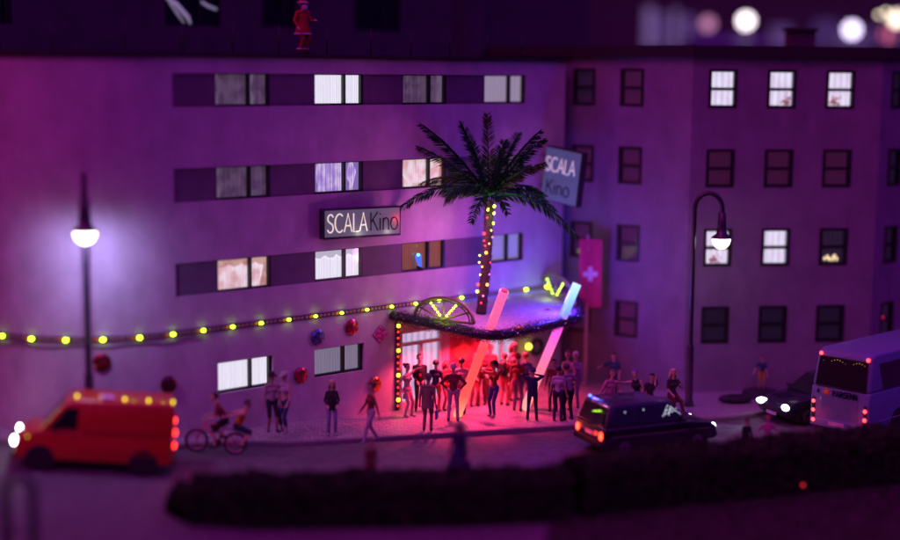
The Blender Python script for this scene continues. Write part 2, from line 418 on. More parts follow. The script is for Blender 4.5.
# red poster panel with a diamond
PR = mat('red_poster', (.45, .05, .07), .35, var=.5, scale=5, bump=.3)
mb = MB(); a, b_, z0, z1 = POSTER; mb.box2((a, .04, z0), (b_, .1, z1), PR)
pp = mb.build('poster_panel', cin)
mb = MB(); cx, cz = 2.75, 1.5
mb.prism([(cx-.42, .012, cz), (cx, .012, cz-.42), (cx+.42, .012, cz), (cx, .012, cz+.42)], (0, .026, 0), mat('poster_orange', (.7, .16, .08), .3, var=.2)); mb.build('diamond', pp)
# lit show window
mb = MB(); a, b_, z0, z1 = SHOW
mb.box2((a, .0, z0), (a+.06, .12, z1), DW); mb.box2((b_-.06, .0, z0), (b_, .12, z1), DW); mb.box2((a+.06, .004, z1-.06), (b_-.06, .12, z1), DW); mb.box2((a+.06, .004, z0), (b_-.06, .12, z0+.06), DW)
mb.box2(((a+b_)/2-.03, .008, z0+.06), ((a+b_)/2+.03, .12, z1-.06), DW)
sw = mb.build('show_window', cin)
mb = MB(); mb.face([(a, .06, z0), (b_, .06, z0), (b_, .06, z1), (a, .06, z1)], GLASS); mb.build('pane', sw, recalc=False)
mb = MB(); mb.face([(a, .145, z0), (b_, .145, z0), (b_, .145, z1), (a, .145, z1)], LIT); mb.build('screen', sw, recalc=False)
# glowing shape imitating a blue reflection in the brown-curtained window
mb = MB(); s_, z_ = wall_sd(420, 262)
mb.cyl((s_, .005, 4.385), (s_+.02, .005, 4.43), .14, .12, POST, 12); mb.cyl((s_+.02, .005, 4.43), (s_-.08, .0, 4.8), .05, .1, glow('blue_reflection', (.05, .12, 1), 1.6), 12)
mb.ball((s_-.085, -.02, 4.82), .05, glow('blue_reflection_tip', (.1, .7, 1), 4)); lo = mb.build('blue_reflection')
lo.matrix_world = Matrix.Translation(B0) @ Matrix.Rotation(BROT, 4, 'Z')
tag(lo, 'small glowing shape imitating a blue reflection in the brown-curtained window', 'lamp')
# roof rods along the eave
for px in (15, 72, 134, 187, 238, 284, 332, 376, 416, 455, 493, 527):
    s_, _ = wall_sd(px, 55); d_ = .15
    if s_ < -8:
        s_ = -8 - min(ARC, (-8-s_)*1.15)
    x, y = CP(s_, .25)
    mb = MB(); mb.cyl((x, y, 10.95), (x, y, 11.75+random.uniform(-.08, .1)), .022, .014, BLACK, 8); mb.build('roof_rod', cin)

# ------------------------------------------------------------------ canopy (part of the cinema)
CT = [(391, 311, 3.15), (493, 333, 2.85), (578, 315, 2.85), (556, 285, 3.12)]
cw_inv = Matrix.Rotation(-BROT, 3, 'Z')
def loc(p): return cw_inv @ (V(p) - B0)
cpts = [loc(at_z(*c)) for c in CT]
A_, B_, C_, D_ = cpts
A_ = V((A_.x, 0.0, A_.z)); D_ = V((D_.x, .0, D_.z)) if D_.y > 0 else D_
if D_.y < 0: extra = [V((D_.x+.25, 0, D_.z))]
else: extra = []
def rounded(p0, p1, p2, r, n=7):
    a = p1 + (p0-p1).normalized()*r; b = p1 + (p2-p1).normalized()*r
    return [(a*(1-t)**2 + p1*2*t*(1-t) + b*t*t) for t in [k/n for k in range(n+1)]]
outline = [A_] + rounded(A_, B_, C_, .75) + rounded(B_, C_, D_, .7) + [D_] + extra
CANTOP = mat('canopy_top', (.34, .31, .34), .9, var=.25, scale=8, bump=.6, bscale=50)
mb = MB(); mb.prism(outline, (0, 0, -.24), CANTOP); mb.build('canopy', cin, bevel=.02)
def canopy_z(x, y):
    # plane through A, B, C (local)
    n_ = (B_-A_).cross(C_-A_); return A_.z - (n_.x*(x-A_.x) + n_.y*(y-A_.y))/n_.z
# garland of tinsel along the canopy's edge
TIN = [mat('tinsel_violet', (.2, .1, .26), .3, .8), mat('tinsel_dark', (.05, .04, .07), .3, .6), mat('tinsel_silver', (.45, .4, .5), .2, .95), mat('tinsel_green_ledlit', (.06, .12, .03), .35, .3)]
mb = MB(); edge = outline[:-1-len(extra)] + [outline[-1-len(extra)]]
seglen = [(edge[i+1]-edge[i]).length for i in range(len(edge)-1)]; tot = sum(seglen)
def edge_at(t):
    t *= tot
    for i, L in enumerate(seglen):
        if t <= L: return edge[i].lerp(edge[i+1], t/L)
        t -= L
    return edge[-1]
core = [edge_at(k/60) + V((0, 0, -.13)) for k in range(61)]
mb.tube(core, .155, TIN[1], 8)
for k in range(22000):
    t = random.random(); p = edge_at(t) + V((0, 0, -.13))
    d = V((random.gauss(0, 1), random.gauss(0, 1), random.gauss(0, .9))).normalized(); r = .13 + .15*random.random()**1.4
    q = p + d*r; e = V((random.gauss(0, 1), random.gauss(0, 1), random.gauss(0, 1))).normalized()*random.uniform(.022, .05); w = e.cross(d).normalized()*.011
    m = TIN[3] if (t < .38 and random.random() < .35) else random.choices(TIN[:3], (5, 5, 1.5))[0]  # green shards on the first stretch colour in the LEDs' greenish light
    mb.face([q-e*.5-w, q-e*.5+w, q+e], m)
o = mb.build('tinsel_garland', None, recalc=False); o.matrix_world = Matrix.Translation(B0) @ Matrix.Rotation(BROT, 4, 'Z')
tag(o, 'fuzzy dark tinsel garland wrapped round the edge of the entrance canopy', 'garland')

# half-wheel light ornaments on the canopy
YG = (.6, 1.0, .02)
LEDG = glow('led_yellow_green', YG, 15)
WHEELM = mat('wheel_wood', (.2, .17, .08), .6, bump=.3)
def half_wheel(p0, p1, h, label, lit, led_r=.034):
    p0, p1 = V(p0), V(p1); c = (p0+p1)/2; R = (p1-p0).length/2
    ang = math.atan2(p1.y-p0.y, p1.x-p0.x)
    t = thing('half_wheel', label, 'light ornament', B0 + Matrix.Rotation(BROT, 3, 'Z') @ c, BROT+ang, 'half wheel light ornaments on the canopy')
    pt = lambda a, k=1.: V((-R*k*math.cos(a), 0, .03 + h*k*math.sin(a)))
    mb = MB(); mb.tube([pt(PI*k/28) for k in range(29)], .05, WHEELM, 8); mb.tube([pt(PI*k/28, .86) for k in range(29)], .022, WHEELM, 6); mb.build('rim', t)
    mb = MB(); mb.box((0, 0, .03), (R*2, .09, .06), WHEELM); mb.build('base', t)
    for k in range(1, 6):
        a = PI*k/6; q = pt(a, .95)
        mb = MB(); mb.tube([V((0, 0, .05)), q], .026, WHEELM, 6); sp = mb.build('spoke', t)
        if k in lit:
            mb = MB()
            for j in range(5):
                f = .25 + .62*j/4; mb.ball(V((0, -.035, .05)).lerp(q+V((0, -.035, 0)), f), led_r, LEDG, sub=2)
            mb.build('led_row', sp)
    mb = MB(); mb.lathe([(.0, -.05), (.1, -.05), (.12, 0), (.1, .06), (0, .07)], WHEELM, (0, 0, .06), 12); mb.build('hub', t)
    mb = MB(); rr = random.Random(3)
    for k in range(260):
        a = rr.random()*PI; q = pt(a, .93) + V((rr.gauss(0, .03), rr.gauss(0, .03), rr.gauss(0, .03))); e = V((rr.gauss(0, 1), rr.gauss(0, 1), rr.gauss(0, 1))).normalized()*.05; w = V((rr.gauss(0, 1), rr.gauss(0, 1), rr.gauss(0, 1))).normalized()*.014
        mb.face([q-w, q+w, q+e], TIN[3])
    mb.build('greenery', t, recalc=False)
    lampobj('ornament_glow', 'POINT', t.location + V((0, 0, .3)) + Matrix.Rotation(BROT+ang, 3, 'Z') @ V((0, -.3, 0)), 7, YG, .12)
pa = A_.lerp(B_, .2); pb = A_.lerp(B_, .78)
half_wheel((pa.x+.12, pa.y, canopy_z(pa.x, pa.y)), (pb.x+.15, pb.y, canopy_z(pb.x, pb.y)), .68, 'half wheel of green lit spokes on the canopy edge nearest the sign', (2, 4))
e0 = loc(at_z(537, 292, 3.1)); e1 = loc(at_z(575, 309, 2.93))
half_wheel((e0.x, e0.y, 3.1), (e1.x, e1.y, 2.95), .82, 'half wheel of green lit spokes on the canopy behind the blue tube', (2, 4), .019)

# two leaning light tubes through the canopy
def light_tube(b, t, r, m, label):
    mb = MB(); mb.tube([V(b).lerp(V(t), k/10) for k in range(11)], r, m, 18); rg = mb
    mb.tube([V(t)+(V(t)-V(b)).normalized()*-.02, V(t)+(V(t)-V(b)).normalized()*.03], r*.8, mat('tube_cap', (.4, .1, .1), .3), 14)
    return tag(mb.build('light_tube'), label, 'light tube', 'leaning light tubes')
def tube_ends(bp, cp, topy, inset):
    b = at_z(*bp, 0); e = at_z(*cp, 2.8); q = at_y(*cp, e.y + inset); t = 1.0
    while proj(b + (q-b)*t)[1] > topy: t += .005
    return b, b + (q-b)*t
base1, top1 = tube_ends((457, 416), (488, 334), 291, .42)
base2, top2 = tube_ends((524, 410), (561, 322), 284, .42)
light_tube(base1, top1, .14, tube_mat('tube_pink', [(0, (1, .36, .2)), (.18, (1, .09, .07)), (.55, (1, .07, .08)), (.7, (1, .1, .3)), (1, (1, .12, .38))], 1.2), 'pink red glowing light tube leaning through the front corner of the canopy')
light_tube(base2, top2, .14, tube_mat('tube_blue', [(0, (1, .35, .3)), (.3, (1, .16, .24)), (.5, (1, .13, .45)), (.68, (.85, .06, .75)), (.75, (.14, .28, 1)), (.9, (.3, .6, 1)), (1, (.5, .75, 1))], 1.4), 'light tube with pale blue upper half leaning beside the palm')
def cl(s, d, z): return cw(s, d, z)
# lamps of the tubes and the entrance, plus an added pink fill
mid2 = base2.lerp(top2, .9); lampobj('blue_tube_light', 'POINT', mid2 + V((-.35, .3, .1)), 380, (.08, .035, 1), .3)
mid1 = base1.lerp(top1, 1.0) + V((0, 0, .25)); lampobj('pink_tube_and_fill', 'POINT', mid1 + V((-.2, .35, .1)), 170, (1, .12, .75), .25)
lampobj('pink_tube_and_fill', 'POINT', mid1 + U*.2 - N*1.9 + V((0, 0, 1.1)), 95, (1, .12, .7), .3)  # added bodiless light between tube tip and wall, washes the wall pink
for s_, d_, z_, e_ in ((1.6, -1.3, .6, 16), (3.0, -1.3, .6, 16)):
    lampobj('entrance_red_light', 'POINT', cw(s_, d_, z_), e_, (1, .03, .06), .25)
for s_, d_ in ((.9, -1.2), (2.3, -1.3), (3.6, -1.2)):
    l_ = lampobj('canopy_red_downlight', 'SPOT', cw(s_, d_, 2.5), 900, (1, .035, .13), .15, rot=(0, 0, 0)); l_.data.spot_size = RAD(125); l_.data.spot_blend = .5

# ================================================================== LED strip along the wall
def strip_pt(s, d=-.03, z=3.31):
    x, y = CP(s, d); return V((x, y, z))
st = thing('light_strip', 'strip of yellow green lights running along the cinema wall above street level', 'light strip', B0, BROT)
STRIPM = mat('strip_pcb', (.03, .03, .035), .4); RES = mat('strip_resistor', (.45, .12, .02), .5, emit=(.9, .18, .02), es=.25); RES2 = mat('strip_pale_chip', (.35, .28, .2), .5)
mb = MB(); S = [6.9 - k*.12 for k in range(int((6.9+8+ARC+3)/.12))]
prev = None
for s_ in S:
    cur = [mb.bm.verts.new(strip_pt(s_, d, z)) for d, z in ((0, 3.24), (-.035, 3.24), (-.035, 3.38), (0, 3.38))]
    if prev:
        for k in range(3):
            f = mb.bm.faces.new([prev[k], cur[k], cur[k+1], prev[k+1]]); f.material_index = mb.mi(STRIPM)
    prev = cur
leds = [-7.93 + .957*k for k in range(-8, 16)]
for s_ in leds:
    for j, (o_, m) in enumerate(((.22, RES2), (.36, RES2), (.5, RES2), (.66, RES2), (.8, RES))):
        q0 = strip_pt(s_+o_-.05, -.036, 3.27); q1 = strip_pt(s_+o_+.05, -.036, 3.27)
        q2 = strip_pt(s_+o_+.05, -.036, 3.35); q3 = strip_pt(s_+o_-.05, -.036, 3.35)
        mb.face([q0, q1, q2, q3], m)
base_o = mb.build('strip_board', st, recalc=False)
mb = MB(); mb.tube([strip_pt(-7.0-k*.25, -.03, 3.12+.03*math.sin(k)) for k in range(40)], .014, BLACK, 6); mb.build('dark_line', st)  # thin dark tube run along the wall below the strip
for s_ in leds:
    mb = MB(); p = strip_pt(s_, -.07, 3.31)
    mb.ball(p, .05, LEDG, (1.3, .8, .85), 2); mb.build('led', st)
# vertical strip beside the door
LY = glow('led_amber', (1, .5, .02), 8); LR = glow('led_red', (1, .03, .02), 3)
vs = thing('light_strip', 'upright strip of amber and red lights beside the entrance door', 'light strip', cw(-.02, -.04, 0), BROT)
mb = MB(); mb.box2((-.07, -.02, 0), (.07, .02, 2.85), STRIPM); mb.build('strip_board', vs)
for k in range(14):
    z_ = .15 + k*.195
    mb = MB()
    if k % 4 == 1: mb.ball((0, -.05, z_), .06, LY)
    else: mb.ball((0, -.03, z_), .035, LR)
    mb.build('led', vs)

# ================================================================== sequinned discs and diamond on the wall
def disc(px, py, col, label, r=.24, at=None):
    s_, z_ = wall_sd(px, py) if at is None else at
    x, y = CP(s_, -.02); x2, y2 = CP(s_, -.2); rz = math.atan2(y2-y, x2-x) + PI/2
    p = B0 + Matrix.Rotation(BROT, 3, 'Z') @ V((x, y, z_))
    m1 = mat('sequin_%s' % col[0], col[1], .22, .8, var=.7, scale=11); m2 = mat('sequin_dark_%s' % col[0], [c*.35 for c in col[1]], .3, .6)
    mb = MB(); seg = 14; rings = [(.05, -.09), (.35, -.075), (.7, -.06), (1, -.02), (1.02, .02)]
    vsr = [[mb.bm.verts.new((r*k*math.cos(2*PI*(j+.5*(i % 2))/seg), d, r*k*math.sin(2*PI*(j+.5*(i % 2))/seg))) for j in range(seg)] for i, (k, d) in enumerate(rings)]
    rr = random.Random(int(px))
    for i in range(4):
        for j in range(seg):
            a, b2 = (vsr[i][j], vsr[i][(j+1) % seg]), vsr[i+1]
            tr = ([a[0], a[1], b2[j]], [a[1], b2[(j+1) % seg], b2[j]]) if i % 2 == 0 else ([a[0], a[1], b2[(j+1) % seg]], [a[0], b2[(j+1) % seg], b2[j]])
            for q in tr:
                f = mb.bm.faces.new(q); f.material_index = mb.mi(m2 if rr.random() < .4 else m1)
    f = mb.bm.faces.new(vsr[0]); f.material_index = mb.mi(m2)
    o = mb.build('wall_disc'); o.location = p + N*.03; o.rotation_euler = (0, 0, BROT + rz)
    return tag(o, label, 'wall ornament', 'shiny ornaments on the cinema wall')
disc(92, 357, ('maroon', (.35, .04, .06)), 'dark red sequinned disc half hidden behind the lamp post', at=(-9.9, 2.7))
disc(168, 384, ('plum', (.2, .03, .07)), 'dark plum sequinned disc on the wall above the red van')
disc(300, 375, ('red', (.7, .05, .12)), 'red sequinned disc low on the wall between two ground windows')
disc(317, 337, ('blue', (.16, .22, .5)), 'blue grey sequinned disc over the small ground window')
disc(351, 327, ('red', (.7, .05, .12)), 'red sequinned disc just under the light strip')
disc(374, 384, ('orange', (.75, .16, .06)), 'orange red sequinned disc low beside the entrance')
s_, z_ = wall_sd(380, 334)
mb = MB(); r = .3
MS = [mat('diamond_foil_%d' % k, c, .25, .7, var=.4, scale=9) for k, c in enumerate(((.5, .12, .2), (.35, .1, .3), (.6, .25, .25)))]
n = 4
for i in range(n):
    for j in range(n):
        q = lambda a, b2: V(((a-b2)/n*r, -.03, (a+b2-n)/n*r))
        c = q(i+.5, j+.5) + V((0, -.045, 0)); cs = [q(i, j), q(i+1, j), q(i+1, j+1), q(i, j+1)]
        for k in range(4): mb.face([cs[k], cs[(k+1) % 4], c], MS[(i+2*j+k) % 3])
mb.prism([(-r, -.028, 0), (0, -.028, -r), (r, -.028, 0), (0, -.028, r)], (0, .03, 0), MS[1])
o = mb.build('wall_diamond', recalc=True); o.location = cw(s_, -.01, z_); o.rotation_euler = (0, 0, BROT)
tag(o, 'diamond shaped foil ornament on the wall beside the canopy corner', 'wall ornament', 'shiny ornaments on the cinema wall')

# ================================================================== stroke lettering
def arc(cx, cy, rx, ry, a0, a1, n=12): return [(cx+rx*math.cos(RAD(a0+(a1-a0)*k/n)), cy+ry*math.sin(RAD(a0+(a1-a0)*k/n))) for k in range(n+1)]
GLY = {
 'S': (.52, [arc(.27, .76, .22, .22, 20, 250, 12) + arc(.25, .25, .23, .25, 75, -160, 14)]),
 'C': (.66, [arc(.38, .5, .36, .5, 48, 312, 18)]),
 'A': (.62, [[(0, 0), (.31, 1), (.62, 0)], [(.11, .34), (.51, .34)]]),
 'L': (.44, [[(.05, 1), (.05, 0), (.44, 0)]]),
 'K': (.56, [[(.06, 0), (.06, 1)], [(.54, 1), (.07, .45)], [(.22, .58), (.56, 0)]]),
 'i': (.12, [[(.06, 0), (.06, .66)], [(.06, .86), (.06, .93)]]),
 'n': (.46, [[(.05, 0), (.05, .66)], [(.05, .45)] + arc(.25, .43, .19, .23, 160, 0, 8) + [(.44, 0)]]),
 'o': (.54, [arc(.27, .33, .25, .34, 0, 360, 20)]),
 'P': (.52, [[(.05, 0), (.05, 1), (.28, 1)] + arc(.28, .75, .22, .25, 90, -90, 10) + [(.05, .5)]]),
 'R': (.56, [[(.05, 0), (.05, 1), (.28, 1)] + arc(.28, .75, .22, .25, 90, -90, 10) + [(.05, .5)], [(.28, .5), (.54, 0)]]),
 'E': (.46, [[(.46, 1), (.05, 1), (.05, 0), (.46, 0)], [(.05, .52), (.4, .52)]]),
 'N': (.58, [[(.05, 0), (.05, 1), (.53, 0), (.53, 1)]]),
}
def text_width(t, gap): return sum(GLY[c][0] for c in t) + gap*(len(t)-1)
def letters(mb, text, x, z, h, wscale, gap, r, m, y=0., shear=0.):
    for ch in text:
        w, strokes = GLY[ch]
        for st_ in strokes:
            P = [V((x + (px_ + shear*pz)*h*wscale, y, z + pz*h)) for px_, pz in st_]
            mb.tube(P, r, m, 6)
            for q in P[1:-1]: mb.ball(q, r*.98, m, sub=1)
        x += (w+gap)*h*wscale
    return x
# wall sign
sg = thing('cinema_sign', 'long lit box sign reading SCALA Kino on the cinema wall', 'sign', cw(-2.98, -.12, 5.58), BROT - RAD(9))
SIGNF = mat('sign_face_grey', (.13, .14, .16), .4, emit=(.3, .3, .42), es=.2, var=.15, scale=2)
mb = MB(); mb.box2((0, -.14, 0), (2.62, .12, .9), POST, bev=.015); mb.build('box', sg)
mb = MB(); mb.box2((.05, -.152, .07), (2.57, -.138, .85), SIGNF); mb.build('face', sg)
LW = mat('letters_white', (.75, .7, .62), .5, emit=(1, .88, .7), es=.75); LB = mat('letters_black', (.01, .01, .012), .5)
mb = MB(); xe = letters(mb, 'SCALA', .12, .2, .54, .755, .1, .02, LW, -.16); mb.build('lettering', sg)
mb = MB(); letters(mb, 'Kino', xe + .06, .2, .54, .865, .12, .022, LB, -.16); mb.build('lettering', sg)
for x_ in (1.2, 2.2): lampobj('sign_glow', 'POINT', sg.location + Matrix.Rotation(BROT-RAD(9), 3, 'Z') @ V((x_, -.3, .12)), 1.6, (1, .9, .75), .05)
lampobj('sign_red_glow', 'POINT', sg.location + Matrix.Rotation(BROT-RAD(9), 3, 'Z') @ V((2.5, -.3, .5)), 5, (1, .03, .05), .05)
# hanging sign near the corner
tl = at_y(541, 146, 47.9); bl = at_y(541, 198, 47.9); tr = at_y(575.5, 153.5, 47.0); br = at_y(575.5, 206.5, 47.0)
ex = tr - tl; wd = ex.length; ex.normalize(); hz = (tl-bl).length
ez0 = (tl-bl).normalized(); ey = ez0.cross(ex).normalized(); ez = ex.cross(ey)
R3 = Matrix((ex, ey, ez)).transposed()
hs = thing('hanging_sign', 'square lit box sign reading SCALA over Kino, jutting out behind the palm', 'sign', bl, rot=R3.to_euler())
SIGNB = mat('sign_face_blue', (.06, .08, .16), .5, emit=(.13, .15, .34), es=.33, var=.15, scale=2)
mb = MB(); mb.box2((-.04, -.005, -.04), (wd+.04, .3, hz+.04), POST, bev=.012); mb.build('box', hs)
mb = MB(); mb.box2((0, -.017, 0), (wd, -.003, hz), SIGNB); mb.build('face', hs)
LWD = mat('letters_pale', (.7, .65, .65), .5, emit=(1, .85, .8), es=.42)
mb = MB(); letters(mb, 'SCALA', .05, hz*.56, hz*.27, .78, .1, .022, LWD, -.026); mb.build('lettering', hs)
mb = MB(); letters(mb, 'Kino', .16, hz*.13, hz*.27, .98, .13, .024, LB, -.026); mb.build('lettering', hs)
for q in (.8, .2): mb = MB(); mb.cyl((.02, .15, hz*q), (-.45, .35, hz*q), .025, .025, POST, 8); mb.build('bracket', hs)

# ================================================================== RIGHT BUILDING
apt = thing('apartment_block', 'plain violet grey block with rows of black framed sash windows', 'building', (0, 0, 0))
q0 = at_y(683, 390, 47.2); R0 = V((q0.x, 47.2))
dirs = [RAD(-57), RAD(82), RAD(47)]          # left facet goes away to the left, front, right facet goes away
dl = V((math.sin(RAD(-57)), math.cos(RAD(-57)))); dc = V((math.sin(RAD(82.5)), math.cos(RAD(82.5)))); dr_ = V((math.sin(RAD(48)), math.cos(RAD(48))))
# length of the front: up to photo column 874
Lc = 0
while True:
    p = R0 + dc*Lc
    d = ray(874, 250); xx = d.x/d.y*p.y
    if p.x >= xx: break
    Lc += .02
def mkP(o, dv, nv): return lambda s, d: tuple(o + dv*s + nv*d)
inw = lambda dv: V((-dv.y, dv.x)) if (V((-dv.y, dv.x))).y > 0 else V((dv.y, -dv.x))
ZT = 11.02
rows = [9.4, 6.82, 4.22, 1.64]
def solve_s(o, dv, px, py=200):
    d = ray(px, py); k = d.x/d.y
    return (k*o.y - o.x)/(dv.x - k*dv.y)
WH = 1.24
cc = [(solve_s(R0, dc, a), solve_s(R0, dc, b2)) for a, b2 in ((705, 733), (763, 791.5), (821, 849.5))]
cl_ = [(solve_s(R0, dl, b2), solve_s(R0, dl, a)) for a, b2 in ((571, 593), (617.5, 641))]
R1 = R0 + dc*Lc
cr = [(solve_s(R1, dr_, 886), solve_s(R1, dr_, 899)), (solve_s(R1, dr_, 914), solve_s(R1, dr_, 928))]
LIT2 = curtain('room_lit', (.66, .6, .82), (.88, .84, 1.0), 1.0, 1.5, (.85, .7, .8), .5)
DK1 = curtain('room_dark', (.14, .02, .11), (.24, .03, .2), .2, 2.5, base=(.04, .02, .05))  # unlit rooms, violet tone painted in as a faint glow
DK2 = curtain('room_black', (.02, .01, .04), (.04, .015, .06), .3, 2.5, base=(.04, .02, .05))
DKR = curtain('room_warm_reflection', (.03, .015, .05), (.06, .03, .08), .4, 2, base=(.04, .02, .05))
def blockwin(o, dv, nv, a, b2, z0, m, lab=None, warm=False, red=False, plant=0, led_reflection=False):
    pf = lambda s, d, z: V((*(o + dv*s + nv*d), z))
    mb = MB(); z1 = z0+WH; t = .1
    def bx(s0, s1, za, zb, d0, d1, m_):
        mb.prism([pf(s0, d0, za), pf(s1, d0, za), pf(s1, d0, zb), pf(s0, d0, zb)], V((*(nv*(d1-d0)), 0)), m_)
    bx(a, a+t, z0, z1, -.02, .14, BLACK); bx(b2-t, b2, z0, z1, -.02, .14, BLACK)
    bx(a+t, b2-t, z0, z0+.09, -.016, .14, BLACK); bx(a+t, b2-t, z1-.09, z1, -.016, .14, BLACK)
    zm = z0 + WH*.49; bx(a+t, b2-t, zm-.05, zm+.05, -.01, .14, BLACK)
    w = mb.build('window', apt)
    if lab: w['label'] = lab
    mb = MB(); mb.face([pf(a+.05, .07, z0+.05), pf(b2-.05, .07, z0+.05), pf(b2-.05, .07, z1-.05), pf(a+.05, .07, z1-.05)], GLASS); mb.build('pane', w, recalc=False)
    mb = MB(); mb.face([pf(a, .148, z0), pf(b2, .148, z0), pf(b2, .148, z1), pf(a, .148, z1)], m)
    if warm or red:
        g = glow('candle_warm', (1, .72, .42), 1.3) if warm else glow('red_reflection', (1, .03, .08), 1.2)  # the red balls paint in red reflections on the pane
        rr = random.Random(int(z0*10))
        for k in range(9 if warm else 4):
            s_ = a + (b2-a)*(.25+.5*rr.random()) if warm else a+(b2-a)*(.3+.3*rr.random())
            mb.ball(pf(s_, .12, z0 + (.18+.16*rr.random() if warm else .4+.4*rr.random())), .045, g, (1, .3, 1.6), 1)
    mb.build('room_glow_sheet', w, recalc=False)
    if plant:
        mb = MB(); rr = random.Random(int(a*100)); PM = [mat('sill_plant_%d' % k, c, .8, emit=c, es=.5) for k, c in enumerate(((.5, .12, .2), (.25, .1, .3), (.6, .4, .3)))]  # leaves emit their own colour, glowing without a lamp
        for k in range(40):
            p = pf(a + (b2-a)*(plant + rr.gauss(0, .09)), .11 + rr.gauss(0, .01), z0 + .12 + abs(rr.gauss(0, .13))); q = V((rr.gauss(0, 1), 0, rr.gauss(0, 1))).normalized()*.05; q2 = V((-q.z, 0, q.x))*.6
            mb.face([p-q, p-q2, p+q, p+q2], PM[k % 3])
        mb.build('plant', w, recalc=False)
    if led_reflection:
        mb = MB(); mb.ball(pf(a + (b2-a)*.62, .1, z0 + .2), .07, glow('green_reflection_dim', (.3, .55, .08), .5)); mb.build('green_reflection', w)  # glowing ball imitates a green LED reflected in the glass
mb = MB()
nl, nc, nr = inw(dl), inw(dc), inw(dr_)
fc = mkP(R0, dc, nc); fl = mkP(R0, dl, nl); fr = mkP(R1, dr_, nr)
facade(mb, fc, [0, Lc], [-.5, ZT], [(a, b2, z, z+WH, .15) for a, b2 in cc for z in rows], WALL2)
Ll = 7.5
facade(mb, fl, [0, Ll], [-.5, ZT], [(a, b2, z, z+WH, .15) for a, b2 in cl_ for z in rows], WALL2)
facade(mb, fr, [0, 9], [-.5, ZT], [(a, b2, z, z+WH, .15) for a, b2 in cr for z in rows], WALL2)
eL = R0 + dl*Ll; eR = R1 + dr_*9
mb.face([(eL.x, eL.y, -.5), (eL.x, eL.y+8, -.5), (eL.x, eL.y+8, ZT), (eL.x, eL.y, ZT)], WALL2)
mb.face([(eL.x, eL.y+8, -.5), (eR.x, eR.y+8, -.5), (eR.x, eR.y+8, ZT), (eL.x, eL.y+8, ZT)], WALL2)
mb.face([(eR.x, eR.y, -.5), (eR.x, eR.y+8, -.5), (eR.x, eR.y+8, ZT), (eR.x, eR.y, ZT)], WALL2)
mb.build('wall', apt, recalc=False)
ck = [['l', 'l', 'l'], ['d', 'd', 'd'], ['l', 'l', 'w'], ['k', 'k', 'k']]
lb = {'l': 'lit sash window', 'd': 'unlit violet sash window', 'w': 'dark sash window with warm glints', 'k': 'black unlit sash window'}
for r, z in enumerate(rows):
    for c, (a, b2) in enumerate(cc):
        k = ck[r][c]; blockwin(R0, dc, nc, a, b2, z, {'l': LIT2, 'd': DK1, 'w': DKR, 'k': DK2}[k], lb[k], warm=k == 'w', plant={(0, 1): .7, (0, 2): .35, (2, 0): .4}.get((r, c), 0))
    for c, (a, b2) in enumerate(cl_): blockwin(R0, dl, nl, a, b2, z, DK1 if (c or r) else DK2, lb['d'], led_reflection=(r == 2 and c == 0))
    for c, (a, b2) in enumerate(cr): blockwin(R1, dr_, nr, a, b2, z, DK2, lb['k'], red=(r == 3 and c == 0))
mb = MB()
def off(p, n_, k): return p - n_*k
rp_ = [off(eL, nl, .22), off(R0, (nl+nc)/2, .22), off(R1, (nc+nr)/2, .22), off(eR, nr, .22), V((eR.x, eR.y+8)), V((eL.x, eL.y+8))]
mb.prism([V((p.x, p.y, ZT+.004)) for p in rp_], (0, 0, .38), ROOFM); mb.build('roof', apt)
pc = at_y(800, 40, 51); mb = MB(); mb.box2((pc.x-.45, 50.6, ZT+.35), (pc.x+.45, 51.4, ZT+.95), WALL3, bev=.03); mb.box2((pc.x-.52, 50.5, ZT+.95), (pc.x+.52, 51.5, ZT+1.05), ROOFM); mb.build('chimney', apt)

# ================================================================== building behind the cinema
bk_off = 9.0
bh = thing('tall_house', 'dark violet house rising behind the flat cinema roof', 'building', cw(0, bk_off, 0), BROT)
def plane_sz(px, py, off_):
    d = ray(px, py); o = cw(0, off_, 0); t = (o-CAMO).dot(N)/d.dot(N); p = CAMO + d*t
    return (p-o).dot(U), p.z
wins = [(-2, 12.5, 24), (165, 221, 25.5), (262, 297, 27), (354, 401, 31)]
ops = []
for a, b2, y in wins:
    s0, z0 = plane_sz(a, y, bk_off); s1, z1 = plane_sz(b2, y, bk_off); ops.append((s0, s1, z0, z0+1.9, .15))
sE = plane_sz(590, 40, bk_off)[0]; sM = plane_sz(459, 40, bk_off)[0]; sM2 = plane_sz(480, 40, bk_off)[0]
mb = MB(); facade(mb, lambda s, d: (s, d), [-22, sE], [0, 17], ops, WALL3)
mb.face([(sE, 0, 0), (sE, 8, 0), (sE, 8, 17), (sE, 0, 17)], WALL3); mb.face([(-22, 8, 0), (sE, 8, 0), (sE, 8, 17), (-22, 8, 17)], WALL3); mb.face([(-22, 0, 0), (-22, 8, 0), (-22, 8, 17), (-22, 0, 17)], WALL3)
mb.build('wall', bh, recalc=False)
mb = MB(); mb.box2((sM, -.25, 0), (sM2, -.004, 17), WALL3, bev=.01); mb.build('pilaster', bh)
mb = MB(); mb.box2((-22.3, -.5, 17.004), (sE+.3, 8.3, 17.3), ROOFM); mb.build('roof', bh)
